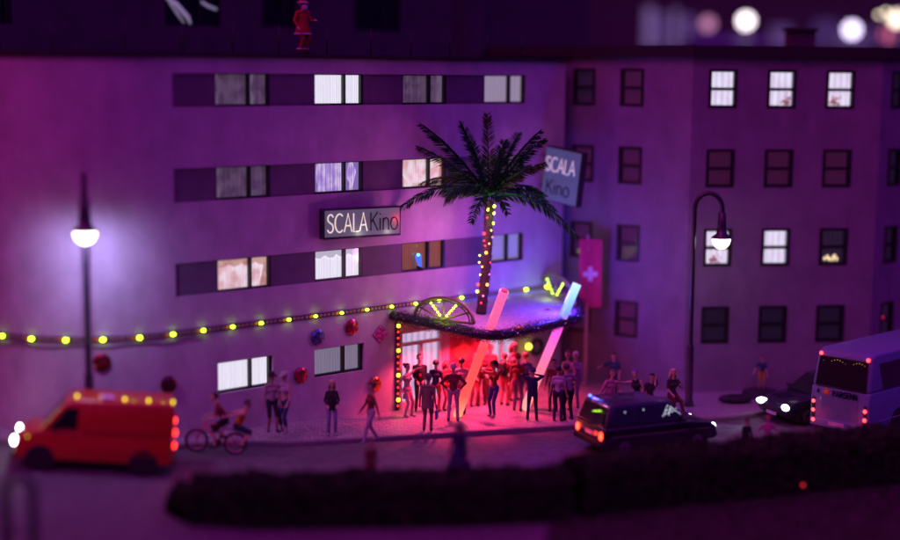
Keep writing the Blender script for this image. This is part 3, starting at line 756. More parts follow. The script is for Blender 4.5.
for k, (a, b2, z0, z1, d_) in enumerate(ops):
    mb = MB(); ml = a + (b2-a)*.62
    mb.box2((a, .02, z0), (a+.05, .14, z1), BLACK); mb.box2((b2-.09, .02, z0), (b2, .14, z1), BLACK); mb.box2((a+.05, .024, z0), (b2-.09, .14, z0+.06), BLACK); mb.box2((a+.05, .024, z1-.06), (b2-.09, .14, z1), BLACK); mb.box2((ml-.05, .015, z0+.06), (ml+.05, .14, z1-.06), BLACK)
    w = mb.build('window', bh)
    mb = MB(); mb.face([(a, .08, z0), (b2, .08, z0), (b2, .08, z1), (a, .08, z1)], GLASS); mb.build('pane', w, recalc=False)
    mb = MB(); mb.face([(a, .148, z0), (b2, .148, z0), (b2, .148, z1), (a, .148, z1)], mat('dark_room', (.03, .03, .05), .8)); mb.build('room_back', w, recalc=False)
    if k == 1:
        mb = MB(); m = mat('pane_reflection', (.45, .42, .5), .8, emit=(.5, .42, .7), es=.3)  # glowing swirls painted in for white reflections on the glass
        mb.tube([(a+.15, .12, z0+.9), (a+.5, .12, z0+.72), (a+.95, .12, z0+.3), (a+1.05, .12, z0+.08)], [.06, .1, .09, .05], m, 6)
        mb.tube([(a+.25, .12, z0+.75), (a+.55, .12, z0+.4), (a+.8, .12, z0+.1)], [.03, .05, .03], m, 6)
        mb.tube([(ml+.1, .12, z0+.85), (ml+.4, .12, z0+.7), (b2-.1, .12, z0+.6)], [.05, .06, .05], m, 6); mb.build('pane_reflection', w)

# ================================================================== distant street behind: blurred buildings and globe lamps
fb = thing('distant_hall', 'far hall with violet lit upright panels beyond the roofs', 'building', (0, 0, 0))
VL = [glow('violet_panel_%d' % k, c, 1) for k, c in enumerate(((.09, .04, .17), (.16, .09, .27), (.05, .02, .11), (.012, .004, .05)))]
Yf = 92
mb = MB(); a = at_y(560, 60, Yf); b2 = at_y(930, 60, Yf)
mb.box2((a.x, Yf, -.1), (b2.x, Yf+12, 16.5), mat('far_dark_wall', (.05, .04, .07), .9)); mb.build('wall', fb)
mb = MB(); mb.box2((a.x-.5, Yf-.6, 16.504), (b2.x+.5, Yf+12, 17), ROOFM); mb.build('roof', fb)
for k, (px0, px1, y0, y1, i) in enumerate(((644, 655, 8, 48, 1), (657, 668, 14, 48, 0), (672, 679, 10, 48, 1), (682, 696, 16, 48, 0), (770, 792, 26, 48, 0), (812, 838, 20, 48, 2), (838, 868, 28, 48, 0), (870, 905, 26, 48, 2))):
    p0 = at_y(px0, y1, Yf-.05); p1 = at_y(px1, y0, Yf-.05)
    mb = MB(); mb.box2((p0.x, Yf-.12, p0.z), (p1.x, Yf-.003, p1.z), VL[i]); mb.build('lit_panel', fb)
p0 = at_y(700, 46, 80); p1 = at_y(764, 38, 80)
sh = thing('distant_shed', 'low dark blue roofed shed far beyond the block', 'building', (0, 0, 0))
mb = MB(); mb.box2((p0.x, 80, -.1), (p1.x, 84, p0.z+.1), mat('shed_wall', (.03, .03, .06), .9)); mb.build('wall', sh)
mb = MB(); mb.prism([(p0.x-.3, 79.6, p0.z+.105), (p0.x-.3, 84.4, p0.z+.105), (p0.x-.3, 82, p0.z+.6)], (p1.x-p0.x+.6, 0, 0), mat('shed_roof_blue', (.02, .03, .18), .6)); mb.build('roof', sh)
def globe_lamp(px, py, D, r, col, s, label):
    p = at_y(px, py, D); t = thing('globe_lamp', label, 'street lamp', (p.x, D, -.1), 0, 'globe lamps shining beyond the roofs')
    h = p.z+.1
    mb = MB(); mb.cyl((0, 0, 0), (0, 0, h-r*.9), .09, .05, POST, 10); mb.cyl((0, 0, 0), (0, 0, .5), .14, .11, POST, 10); mb.build('post', t)
    mb = MB(); mb.ball((0, 0, h), r, glow('globe_%d_%d' % (px, py), col, s), sub=3); mb.build('globe', t)
globe_lamp(746, 21, 84, .36, (1, .85, .92), 5.2, 'brightest white globe lamp beyond the block roof')
globe_lamp(708, 24, 84, .36, (.65, .25, .5), 1.2, 'dim mauve globe lamp beside the brightest white one')
globe_lamp(852, 30, 84, .38, (.8, .68, 1), 4.6, 'lilac white globe lamp above the roof chimney')
globe_lamp(897, 19, 86, .36, (1, .8, .62), 4.2, 'warm white globe lamp at the edge of the photo')
globe_lamp(888, 35, 86, .36, (.8, .16, .3), 1.3, 'pinkish red globe lamp under the warm white one')
for k, (px, py) in enumerate(((879, 15), (886, 12), (893, 24))): globe_lamp(px, py, 70, .1, (1, .82, .6), 3.2, ('small warm lamp, first of three beside the warm white globe', 'small warm lamp, topmost of three beside the warm white globe', 'small warm lamp, lowest of three beside the warm white globe')[k])

# ================================================================== flag
fp = on_pavement(585, 385)
fl_ = thing('flag', 'tall magenta red banner flag with white cross on a pale pole', 'flag', fp)
PALE = mat('pale_pole', (.55, .5, .55), .5)
ht = at_y(589, 239, fp.y).z; hb = at_y(589, 307, fp.y).z
mb = MB(); mb.cyl((0, 0, 0), (0, 0, ht+.12), .065, .05, PALE, 12); mb.build('pole', fl_)
FR = mat('flag_red', (.5, .03, .12), .8, bump=.1); FW = mat('flag_white', (.7, .68, .7), .8)
mb = MB(); W = .76; x0 = -.29; nxx, nzz = 16, 24
zc = hb + (ht-hb)*.49
def fy(x, z): return -.07 + .025*math.sin(x*9) + .02*math.sin(z*3+x*4)
def inside(x, z):
    dx, dz = abs(x-(x0+W/2)), abs(z-zc); return (dx < .075 and dz < .235) or (dz < .075 and dx < .235)
gx = sorted(set([x0+W*k/nxx for k in range(nxx+1)] + [x0+W/2+v for v in (-.235, -.075, .075, .235)])); gz = sorted(set([hb+(ht-hb)*k/nzz for k in range(nzz+1)] + [zc+v for v in (-.235, -.075, .075, .235)]))
vv = {(i, j): mb.bm.verts.new((x, fy(x, z), z)) for i, x in enumerate(gx) for j, z in enumerate(gz)}
mi_r, mi_w = mb.mi(FR), mb.mi(FW)
for i in range(len(gx)-1):
    for j in range(len(gz)-1):
        f = mb.bm.faces.new([vv[i, j], vv[i+1, j], vv[i+1, j+1], vv[i, j+1]]); f.smooth = True
        f.material_index = mi_w if inside((gx[i]+gx[i+1])/2, (gz[j]+gz[j+1])/2) else mi_r
mb.build('banner', fl_, recalc=False)

# ================================================================== street lamps
def street_lamp(base, h_post, armdir, reach, drop, label, col, emit, energy, tilt=0):
    t = thing('street_lamp', label, 'street lamp', base, armdir, 'gooseneck street lamps')
    mb = MB(); mb.lathe([(.16, 0), (.16, .15), (.12, .2), (.115, 1.9), (.09, 1.98), (.075, 2.05), (.07, h_post)], POST, seg=16); mb.build('post', t)
    r = reach/2; pts = [V((0, 0, h_post-.02))] + [V((r - r*math.cos(PI*k/14), 0, h_post + r*1.15*math.sin(PI*k/14))) for k in range(15)] + [V((reach, 0, h_post-drop))]
    mb = MB(); mb.tube(pts, .075, POST, 12); mb.build('gooseneck', t)
    z = h_post - drop
    mb = MB(); mb.lathe([(.09, z+.35), (.12, z+.33), (.14, z-.1), (.17, z-.32), (.3, z-.42), (.32, z-.47), (.28, z-.47)], POST, (reach, 0, 0), 24, closed=True); mb.build('shade', t)
    mb = MB(); prof = [(.285*math.cos(PI/2*k/8), z-.475-.33*math.sin(PI/2*k/8)) for k in range(9)]; prof[-1] = (.004, prof[-1][1])
    mb.lathe(prof, glow('lamp_globe_%s' % label[:5], col, emit), (reach, 0, 0), 24, closed=True); mb.build('globe', t)
    p = Matrix.Rotation(armdir, 3, 'Z') @ V((reach, 0, z-.95)) + V(base)
    dv_ = Matrix.Rotation(armdir, 3, 'Z') @ V((-math.sin(tilt), 0, -math.cos(tilt)))
    l_ = lampobj('street_lamp_light', 'SPOT', p, energy, col, .2, rot=dv_.to_track_quat('-Z', 'Y').to_euler()); l_.data.spot_size = RAD(178); l_.data.spot_blend = .65
    return t
bR = on_pavement(688.5, 406)
zt = at_y(700, 193, bR.y).z
street_lamp(bR, zt-.5-bR.z, RAD(-2), .86, .45, 'black gooseneck street lamp with warm bulb in front of the violet block', (1, .93, .75), 7, 7)
bL = V((at_y(90, 420, 37.55).x, 37.55, 0)); bL.z = ground_h(bL.x, bL.y)
zl = at_y(90, 178, bL.y).z
street_lamp(bL, zl-.55-bL.z, RAD(-76), 1.15, .25, 'black street lamp with cool white bulb standing behind the red van', (.5, .36, 1), 9, 290, RAD(38))

# ================================================================== palm tree
PT = loc(at_z(481, 314, 3.0)); pz = canopy_z(PT.x, PT.y)
pw = cw(PT.x, PT.y, pz)
crown = at_y(489, 201, pw.y - .05)
palm = thing('palm_tree', 'palm tree with wrapped lights standing on the entrance canopy', 'tree', pw)
BARK = mat('palm_bark', (.035, .028, .022), .9, var=.4, scale=14, bump=.8, bscale=30)
mb = MB(); ctop = crown - pw; n = 26; prevr = None
pts = []; rr_ = []
for k in range(n+1):
    t = k/n; p = V((0, 0, 0)).lerp(ctop, t) + V((.05*math.sin(t*3), 0, 0)); pts.append(p); rr_.append(.155 - .025*t + (.016 if k % 2 else 0))
mb.tube(pts, rr_, BARK, 14); mb.build('trunk', palm)
LEAFS = [mat('palm_leaf_%d' % k, c, .6, var=.3, scale=5, spec=.08) for k, c in enumerate(((.012, .12, .035), (.02, .14, .04), (.008, .1, .03), (.04, .11, .02)))]
cen = ctop + V((0, 0, .12))
fr_tips = [(420, 124, -.3), (417, 147, -.9), (461, 122, .5), (487, 114, .1), (519, 133, .9), (541, 131, -.2), (545, 139, -.9), (546, 163, -1.0), (578, 238, -.3), (546, 197, .7), (397, 211, -.6), (418, 186, .5), (471, 224, -1.3), (505, 140, -.8), (470, 140, -.8),
           (440, 165, 1.4), (530, 165, 1.5), (500, 150, 1.2), (556, 212, .9), (428, 214, 1.3), (508, 215, -1.5), (448, 196, -1.5)]
rr = random.Random(11)
for k, (px, py, dy) in enumerate(fr_tips):
    tip = at_y(px, py, pw.y + dy) - pw; m = LEAFS[k % 4]
    d = tip - cen; L = d.length; sag = .16*L if d.z < .5 else .05*L
    ctrl = cen + d*.5 + V((0, 0, sag*2 + .06))
    bez = lambda t: cen*(1-t)**2 + ctrl*2*t*(1-t) + tip*t*t
    mb = MB(); M_ = 18; mb.tube([bez(t/M_) for t in range(M_+1)], [.028*(1-.75*t/M_) for t in range(M_+1)], m, 6)
    side = d.cross(V((0, 0, 1)));
    if side.length < .1: side = V((1, 0, 0))
    side.normalize()
    nleaf = int(L/.075)
    for i in range(nleaf):
        t = .1 + .9*i/nleaf; p = bez(t); tg = (bez(min(1, t+.03)) - bez(t-.03)).normalized()
        ll = (.36*math.sin(PI*min(1, .2+t*.74))**.7 + .05)*rr.uniform(.85, 1.12)*(1 if L > 1.6 else .85)
        up_ = side.cross(tg).normalized()
        for sx_, uz in ((-1, .25), (1, .25), (-.45, -.85), (.45, -.85)):
            dirv = (side*sx_*.8 + up_*uz*.75 + tg*rr.uniform(.6, .85)).normalized()
            e = p + dirv*ll + V((0, 0, -.06*ll)); mdp = p + dirv*ll*.5
            w = dirv.cross(V((rr.gauss(0, 1), rr.gauss(0, 1), rr.gauss(0, 1)))).normalized()*.025
            mb.face([p-w*.6, p+w*.6, mdp+w, mdp-w], m); mb.face([mdp-w, mdp+w, e], m)
    mb.build('frond', palm, recalc=False)
mb = MB()
for k in range(60):
    a = rr.random()*2*PI; z0 = rr.uniform(-.35, .05); r0 = .13
    p = ctop + V((math.cos(a)*r0, math.sin(a)*r0, z0)); q = p + V((math.cos(a)*.1, math.sin(a)*.1, .16)); w = V((-math.sin(a), math.cos(a), 0))*.03
    mb.face([p-w, p+w, q], BARK)
mb.build('leaf_bases', palm, recalc=False)
# fairy lights round the trunk
fy_ = thing('fairy_lights', 'string of red and yellow fairy lights wound round the palm trunk', 'fairy lights', pw)
tr_ = lambda z, a, r=.175: V((0, 0, 0)).lerp(ctop, z/ctop.z) + V((.05*math.sin(z/ctop.z*3) + r*math.sin(a), -r*math.cos(a), 0))
mb = MB(); mb.tube([tr_(.3+3.0*k/160, k*.33) for k in range(160)], .009, mat('wire_green', (.03, .09, .03), .5), 5); mb.build('wire', fy_)
FL = {'y': glow('bulb_yellow', (1, .62, .08), 9), 'r': glow('bulb_red', (1, .03, .05), 6), 'g': glow('bulb_lime', (.7, 1, .05), 8), 'p': glow('bulb_pink', (1, .12, .4), 6), 'o': glow('bulb_orange', (1, .3, .03), 8)}
for px, py, c in ((493, 223, 'g'), (484, 233, 'r'), (486, 252, 'o'), (477, 262, 'y'), (489, 274, 'p'), (478, 284, 'r'), (475, 291, 'y'), (488, 209, 'g'), (494, 213, 'y'), (484, 240, 'r'), (489, 243, 'o'), (482, 266, 'o'), (483, 295, 'p'), (497, 206, 'g'), (491, 230, 'y'), (485, 245, 'r'), (490, 262, 'r'), (480, 274, 'y'), (487, 284, 'o'), (481, 302, 'r'), (487, 217, 'r'), (492, 237, 'p'), (479, 255, 'g')):
    p = at_y(px, py, pw.y) - pw; ax = V((0, 0, 0)).lerp(ctop, p.z/ctop.z).x
    off_ = clamp(p.x-ax, -.17, .17); y = -math.sqrt(max(.0004, .19**2-off_**2))
    mb = MB(); mb.ball((ax+off_, y, p.z), .046 if py not in (240, 243, 266, 295, 230, 245, 262, 274, 302, 217, 237, 255) else .027, FL[c]); mb.build('bulb', fy_)
lampobj('fairy_glow', 'POINT', pw + tr_(3.05, .4, .55), 16, (.6, 1, .15), .1); lampobj('fairy_glow', 'POINT', pw + tr_(2.1, -.3, .5), 4, (1, .1, .1), .1)
lampobj('fairy_glow', 'POINT', pw + tr_(.8, -.5, .45), 4, (1, .15, .1), .1)
# odds and ends on the canopy top
for k, (px, py, m, lab) in enumerate(((520, 326, mat('gold_bow', (.5, .2, .03), .35, .5), 'small curled golden bow lying on the canopy near its front edge'), (548, 310, mat('gold_bow', (.5, .2, .03), .35), 'tiny golden bow lying on the canopy near the half wheel'))):
    p = loc(at_z(px, py, 2.95)); z = canopy_z(p.x, p.y); mb = MB(); r = .085 if k == 0 else .05
    mb.tube([V((r*math.cos(a), r*math.sin(a), .03+.01*a)) for a in [i*.5 for i in range(14)]], .025, m, 6); mb.tube([V((-r, 0, .02)), V((-r-.22, -.02, .02))], .018, m, 6)
    o = mb.build('bow'); o.location = cw(p.x, p.y, z); tag(o, lab, 'decoration')

# ================================================================== yellow lamp and wreath by the entrance
s_, z_ = 5.47, 1.4
yl = thing('wall_lamp', 'small yellow globe lamp on the wall under the canopy', 'lamp', cw(s_, -.02, z_), BROT)
mb = MB(); mb.cyl((0, 0, 0), (0, -.12, .0), .05, .03, POST, 10); mb.build('bracket', yl)
mb = MB(); mb.ball((0, -.2, .0), .105, glow('yellow_globe', (.95, .85, .06), 3.5), sub=3); mb.build('globe', yl)
mb = MB(); rr = random.Random(5); LG = mat('wreath_green', (.03, .06, .025), .7)
for k in range(500):
    a = rr.random()*2*PI; p = V((math.cos(a)*.24+rr.gauss(0, .03), -.05+rr.gauss(0, .03), math.sin(a)*.24+rr.gauss(0, .03))); e = V((rr.gauss(0, 1), rr.gauss(0, 1), rr.gauss(0, 1))).normalized()*.09; w = V((rr.gauss(0, 1), rr.gauss(0, 1), rr.gauss(0, 1))).normalized()*.015
    mb.face([p-w, p+w, p+e], LG)
mb.tube([V((math.cos(a)*.24, -.04, math.sin(a)*.24)) for a in [2*PI*k/24 for k in range(25)]], .035, LG, 6)
o = mb.build('wreath', recalc=False); o.location = cw(6.0, -.02, 1.3); o.rotation_euler = (0, 0, BROT); tag(o, 'dark green wreath hanging beside the yellow wall lamp', 'wreath')

# ================================================================== PEOPLE
SK = dict(light=(.42, .27, .21), tan=(.32, .19, .14), pale=(.48, .34, .29), dark=(.2, .11, .07))
def cloth(c):
    c = tuple(x*.55 for x in c)
    return mat('cloth_%02d_%02d_%02d' % tuple(int(x*99) for x in c), c, .85, var=.1, scale=9, bump=.2, bscale=40)
def skinm(k): return mat('skin_'+k, SK[k], .5, var=.05, scale=12)
def hairm(c):
    c = tuple(x*.75 for x in c)
    return mat('hair_%02d_%02d_%02d' % tuple(int(x*99) for x in c), c, .6, var=.35, scale=30)
EYE = mat('eye_dark', (.02, .015, .015), .2); LIP = mat('lip', (.35, .1, .09), .5)
SHOE = mat('shoe_black', (.015, .014, .014), .5)
def ik(a, tgt, l1, l2, pole):
    d = tgt - a; L = min(d.length, (l1+l2)*.999); d = d.normalized()
    x = (l1*l1 - l2*l2 + L*L)/(2*L); h = math.sqrt(max(0, l1*l1 - x*x))
    p = V(pole); p = (p - d*p.dot(d)).normalized()
    return a + d*x + p*h, a + d*L
def person(label, pos, face=0, h=1.75, top=(.3, .3, .3), bot=(.1, .1, .15), skin='light', hair=(.05, .03, .02), hl='short', sleeve='long', legs='long', fem=False,
           ph=.93, lean=(0, 0), hL=None, hR=None, fL=None, fR=None, yaw=0, nod=0., shoes=None, extra=None, midriff=False, group=None, eL=None, eR=None, kL=(0, -1, 0), kR=(0, -1, 0), collar=None):
    t = thing('person', label, 'person', pos, RAD(face), group); k = h/1.75
    TOP, BOT, SKN = cloth(top), cloth(bot), skinm(skin); SH = cloth(shoes) if shoes else SHOE
    prim = []                                     # (p0,p1,r0,r1,mat)
    def cap(p0, p1, r0, r1, m): prim.append((V(p0), V(p1), r0, r1, m))
    pel = V((0, 0, ph)); up = V((lean[0], lean[1], math.sqrt(max(.02, .54**2 - lean[0]**2 - lean[1]**2)))).normalized()
    X = V((1, 0, 0)); fwd = X.cross(up)*-1; fwd = V((0, -1, 0)) - up*V((0, -1, 0)).dot(up); fwd.normalize(); X = fwd.cross(up)*-1 if False else up.cross(fwd)*-1
    if X.x < 0: X = -X
    sw = .145 if fem else .168; hw = .095 if fem else .09
    neck = pel + up*.54; head = neck + (up*.6 + V((0, 0, .4))).normalized()*.185
    mm = SKN if midriff else TOP
    cap(pel - X*.07, pel + X*.07, .115 if fem else .11, .115 if fem else .11, BOT)
    cap(pel + up*.06, pel + up*.2, .112 if fem else .122, .098 if fem else .118, mm)
    cap(pel + up*.2, pel + up*.27, .098 if fem else .118, .108, mm)
    cap(pel + up*.33 - X*.07, pel + up*.33 + X*.07, .105, .105, TOP)
    cap(pel + up*.47 - X*(sw-.08), pel + up*.47 + X*(sw-.08), .065, .065, TOP)
    if fem:
        for s in (-1, 1): cap(pel + up*.35 + X*.065*s + fwd*.075, pel + up*.34 + X*.065*s + fwd*.085, .06, .06, TOP)
    cap(neck - up*.04, head - up*.02, .054 if not fem else .047, .05 if not fem else .044, SKN)
    rz = Matrix.Rotation(RAD(yaw), 3, 'Z'); hf = rz @ V((0, -1, 0)); hf = (hf - V((0, 0, 1))*nod).normalized(); hx = V((0, 0, 1)).cross(hf).normalized()*-1; hu = hx.cross(hf); hu = hu if hu.z > 0 else -hu
    cap(head + hu*.03 - hf*.012, head + hu*.035 + hf*.01, .094, .09, SKN)
    cap(head - hu*.03 + hf*.02, head - hu*.075 + hf*.045, .07, .045, SKN)
    cap(head + hf*.09, head + hf*.112 - hu*.03, .013, .017, SKN)
    for s in (-1, 1): cap(head + hx*.092*s + hu*.01, head + hx*.098*s - hu*.03, .02, .014, SKN)
    # arms
    for s, tg, pole in ((1, hL, eL), (-1, hR, eR)):
        sh = pel + up*.455 + X*sw*s
        tg = V(tg) if tg is not None else V((.27*s + lean[0]*.6, -.07 + lean[1]*.7, ph - .1))
        pole = V(pole) if pole else V((.35*s, .7, -.3))
        el, wr = ik(sh, tg, .29, .25, pole)
        up_m = TOP if sleeve in ('long', 'short') else SKN; lo_m = TOP if sleeve == 'long' else SKN
        cap(sh, el, .062 if not fem else .052, .045 if not fem else .038, up_m); cap(el, wr, .043 if not fem else .037, .03, lo_m)
        if sleeve == 'short': prim.pop(-2); mid_ = sh.lerp(el, .75); cap(sh, mid_, .066, .058, TOP); cap(sh.lerp(el, .7), el, .044, .04, SKN); prim.append(prim.pop(-3))
        d = (wr-el).normalized(); sd = d.cross(V((0, 1, 0)) if abs(d.y) < .8 else V((0, 0, 1))).normalized()
        cap(wr, wr+d*.07, .03, .036, SKN)
        for f, ln in ((-1.5, .065), (-.5, .078), (.5, .074), (1.5, .058)):
            b = wr + d*.08 + sd*f*.017; n_ = d.cross(sd)
            cap(b, b + d*ln*.6 + n_*ln*.12, .0115, .011, SKN); cap(b + d*ln*.6 + n_*ln*.12, b + d*ln + n_*ln*.45, .011, .0095, SKN)
        cap(wr + d*.03 + sd*.03*s, wr + d*.085 + sd*.06*s, .013, .011, SKN)
    # legs
    for s, tg, pole in ((1, fL, kL), (-1, fR, kR)):
        hp = pel + X*hw*s - V((0, 0, .03))
        tg = V(tg) if tg is not None else V((.11*s, 0, .085))
        kn, an = ik(hp, tg, .43, .42, pole)
        lo = SKN if legs in ('short', 'bare') else BOT; hi = SKN if legs == 'bare' else BOT
        cap(hp, kn, .09 if not fem else .088, .06, hi); cap(kn, kn.lerp(an, .35), .057, .056, lo); cap(kn.lerp(an, .35), an, .056, .04 if legs != 'long' else .05, lo)
        if legs == 'capri': prim.pop(); prim.append((kn.lerp(an, .35), an, .05, .037, SKN)); prim.append((kn.lerp(an, .2), kn.lerp(an, .55), .062, .056, BOT))
        fd = V((pole[0]*.3 + .12*s, pole[1], 0)) if abs(pole[1]) > .3 else V((.15*s, -1, 0)); fd.normalize()
        cap(an + V((0, 0, -.035)) - fd*.03, an + V((0, 0, -.045)) + fd*.13, .042, .036, SH)
        cap(an + V((0, 0, -.02)), an + V((0, 0, -.01)), .046, .043, SH)
    bm = bmesh.new()
    for p0, p1, r0, r1, m in prim:
        for p, r in ((p0, r0), (p1, r1)): bmesh.ops.create_icosphere(bm, subdivisions=2 if r > .03 else 1, radius=r, matrix=Matrix.Translation(p))
        d = p1-p0
        if d.length > .004:
            bmesh.ops.create_cone(bm, cap_ends=True, segments=12 if r0 > .03 else 8, radius1=r0, radius2=r1, depth=d.length, matrix=Matrix.Translation((p0+p1)/2) @ d.to_track_quat('Z', 'Y').to_matrix().to_4x4())
    me = bpy.data.meshes.new('tmp'); bm.to_mesh(me); bm.free()
    ob = bpy.data.objects.new('tmp', me); COL.objects.link(ob)
    md = ob.modifiers.new('r', 'REMESH'); md.mode = 'VOXEL'; md.voxel_size = .0135
    m2 = ob.modifiers.new('s', 'SMOOTH'); m2.factor = .5; m2.iterations = 3
    dg = bpy.context.evaluated_depsgraph_get(); dg.update()
    new = bpy.data.meshes.new_from_object(ob.evaluated_get(dg)); bpy.data.objects.remove(ob); bpy.data.meshes.remove(me)
    n = len(new.polygons); cen = np.empty(n*3); new.polygons.foreach_get('center', cen); cen = cen.reshape(-1, 3)
    best = np.full(n, 1e9); idx = np.zeros(n, int); ml = []
    for p0, p1, r0, r1, m in prim:
        if m not in ml: ml.append(m)
        a = np.array(p0); ab = np.array(p1)-a; L2 = max(1e-9, ab.dot(ab)); tt = np.clip(((cen-a) @ ab)/L2, 0, 1)
        dd = np.linalg.norm(cen - (a + tt[:, None]*ab), axis=1) - (r0 + (r1-r0)*tt)
        w = dd < best; best[w] = dd[w]; idx[w] = ml.index(m)
    for m in (EYE, LIP): ml.append(m)
    for s in (-1, 1):
        e = np.array(head + hf*.092 + hx*.034*s + hu*.018); idx[np.linalg.norm(cen-e, axis=1) < .017] = len(ml)-2
    e = np.array(head + hf*.092 - hu*.062); idx[(np.abs((cen-e) @ np.array(hu)) < .009) & (np.linalg.norm(cen-e, axis=1) < .03)] = len(ml)-1
    new.materials.clear()
    for m in ml: new.materials.append(m)
    new.polygons.foreach_set('material_index', idx.astype(np.int32)); new.polygons.foreach_set('use_smooth', np.ones(n, bool))
    new.name = 'body'; bo = bpy.data.objects.new('body', new); COL.objects.link(bo); bo.parent = t; bo.scale = (k, k, k)
    def child(mb, name):
        o = mb.build(name, t); o.scale = (k, k, k); return o
    HB = Matrix((hx, -hf, hu)).transposed()       # head basis
    if hl != 'bald':
        mb = MB(); HM = hairm(hair); big = 1.32 if hl == 'afro' else 1.0
        vs = mb.ball(head + hu*.035 - hf*.004, 1, HM, (.106*big, .116*big, .106*big), 3, HB)
        inv = HB.inverted(); c0 = head + hu*.035
        dl_ = [f for f in mb.bm.faces if (lambda q: q.y < -.02 and q.z < .048 - (.02 if hl == 'afro' else 0))(inv @ (f.calc_center_median() - c0)) or (inv @ (f.calc_center_median()-c0)).z < (-.05 if hl != 'afro' else -.09)]
        bmesh.ops.delete(mb.bm, geom=dl_, context='FACES')
        rr = random.Random(len(label)*7+int(pos[0]*10))
        for v in mb.bm.verts: v.co += V((rr.gauss(0, .004), rr.gauss(0, .004), rr.gauss(0, .004)))
        if hl == 'long':
            for a, b2, r in ((0, .27, .05), (.06, .25, .04), (-.06, .25, .04)):
                mb.tube([head + hx*a*.8 - hf*.075 + hu*.04, head + hx*a*1.2 - hf*.1 - hu*.06, head + hx*a*1.25 - hf*.1 - hu*.15, head + hx*a - hf*.085 - hu*b2], [r, r*1.1, r, r*.5], HM, 8)
            for s in (-1, 1): mb.tube([head + hx*.085*s + hu*.05, head + hx*.1*s - hf*.02 - hu*.05, head + hx*.1*s - hf*.03 - hu*.19], [.03, .036, .015], HM, 8)
        if hl == 'bun': mb.ball(head + hu*.08 - hf*.12, .055, HM)
        if hl == 'tail': mb.tube([head + hu*.05 - hf*.11, head - hf*.16 - hu*.03, head - hf*.14 - hu*.17], [.03, .04, .012], HM, 8)
        child(mb, 'hair')
    for ex_ in (extra or []):
        mb = MB(); kind = ex_[0]; M = cloth(ex_[1]) if len(ex_) > 1 else BLACK
        if kind == 'cap':
            mb.lathe([(.112, -.005), (.113, .03), (.1, .08), (.06, .115), (.004, .125)], M, (0, 0, 0), 20, closed=True); mb.prism([(-.08, -.07, 0), (.08, -.07, 0), (.07, -.18, -.01), (0, -.205, -.015), (-.07, -.18, -.01)], (0, 0, .015), M)
            for v in mb.bm.verts: v.co = head + hu*.05 + HB @ v.co
            child(mb, 'cap')
        elif kind == 'hat':
            mb.lathe([(.17, -.015), (.18, -.01), (.115, .005), (.11, .07), (.07, .11), (.004, .115)], M, (0, 0, 0), 20, closed=True)
            for v in mb.bm.verts: v.co = head + hu*.06 + HB @ v.co
            child(mb, 'hat')
        elif kind in ('coat', 'skirt', 'dress'):
            z1, rad_ = ex_[2], ex_[3]
            prof = [(rad_, z1), (rad_*.97, z1+.02)] + [(rad_ + (.15 if kind != 'dress' else .125)*q - rad_*q, z1 + (ph+.1-z1)*q) for q in (.3, .6, .85, 1)]
            if kind == 'coat': prof += [(.155, ph+.3), (.14, ph+.4)]
            rr = random.Random(3); mb.lathe(prof, M, (0, 0, 0), 28, .78)
            for v in mb.bm.verts:
                if v.co.z < ph: v.co.x *= 1 + .05*math.sin(math.atan2(v.co.y, v.co.x)*7); v.co.y *= 1 + .05*math.sin(math.atan2(v.co.y, v.co.x)*7)
                f_ = (v.co.z-ph); 
                if f_ > 0: v.co += V((up.x, up.y, 0))*f_
            child(mb, kind)
        elif kind == 'jacket':
            mb.lathe([(.17, ph-.1), (.172, ph-.05), (.165, ph+.12), (.175, ph+.3), (.16, ph+.42), (.1, ph+.5)], M, (0, 0, 0), 24, .78)
            for v in mb.bm.verts:
                f_ = v.co.z-ph; v.co += V((up.x, up.y, 0))*max(f_, 0)
            child(mb, 'jacket')
        elif kind == 'tie':
            c = pel + up*.46 + fwd*.085; q = pel + up*.2 + fwd*.125
            mb.prism([c - X*.02, c + X*.02, q + X*.035, q - up*.05, q - X*.035], fwd*.02, M); child(mb, 'tie')
        elif kind == 'shirt_front':
            c = pel + up*.49 + fwd*.07; q = pel + up*.22 + fwd*.12
            mb.prism([c - X*.05, c + X*.05, q], fwd*.008, M); child(mb, 'shirt_front')
        elif kind == 'beard':
            mb.ball(head - hu*.11 + hf*.075, 1, M, (.085, .06, .13), 2, HB); mb.ball(head - hu*.045 + hf*.1, 1, M, (.05, .03, .025), 2, HB); child(mb, 'beard')
        elif kind == 'cuffs':
            W_ = M
            for sd_ in (1, -1): mb.lathe([(.075, .13), (.1, .16), (.075, .2)], W_, (.11*sd_, 0, 0), 14, closed=True)
            child(mb, 'boot_trim')
        elif kind == 'furhat':
            W_ = cloth((.85, .78, .8)); mb.lathe([(.115, 0), (.105, .06), (.08, .13), (.05, .19), (.004, .22)], M, (0, 0, 0), 18, closed=True); mb.tube([V((.112*math.cos(a), .112*math.sin(a), 0)) for a in [2*PI*q/18 for q in range(19)]], .032, W_, 8); mb.ball((-.08, .05, .2), .045, W_)
            for v in mb.bm.verts: v.co = head + hu*.06 + HB @ v.co
            child(mb, 'fur_hat')
        elif kind == 'trim':
            mb.lathe([(ex_[3], ex_[2]), (ex_[3]+.03, ex_[2]+.03), (ex_[3], ex_[2]+.07)], M, (0, 0, 0), 22, .85); child(mb, 'fur_trim')
    return t, k
def carried(name, label, cat, mb, t, group=None):
    """a bag or camera held by a person: a thing of its own at the hand"""
    o = mb.build(name); o.location = t.location; o.rotation_euler = t.rotation_euler; tag(o, label, cat, group); return o

P = on_pavement
G1 = 'people on the pavement by the cinema'
def pp(px, py, dz=0): 
    p = P(px, py); return p
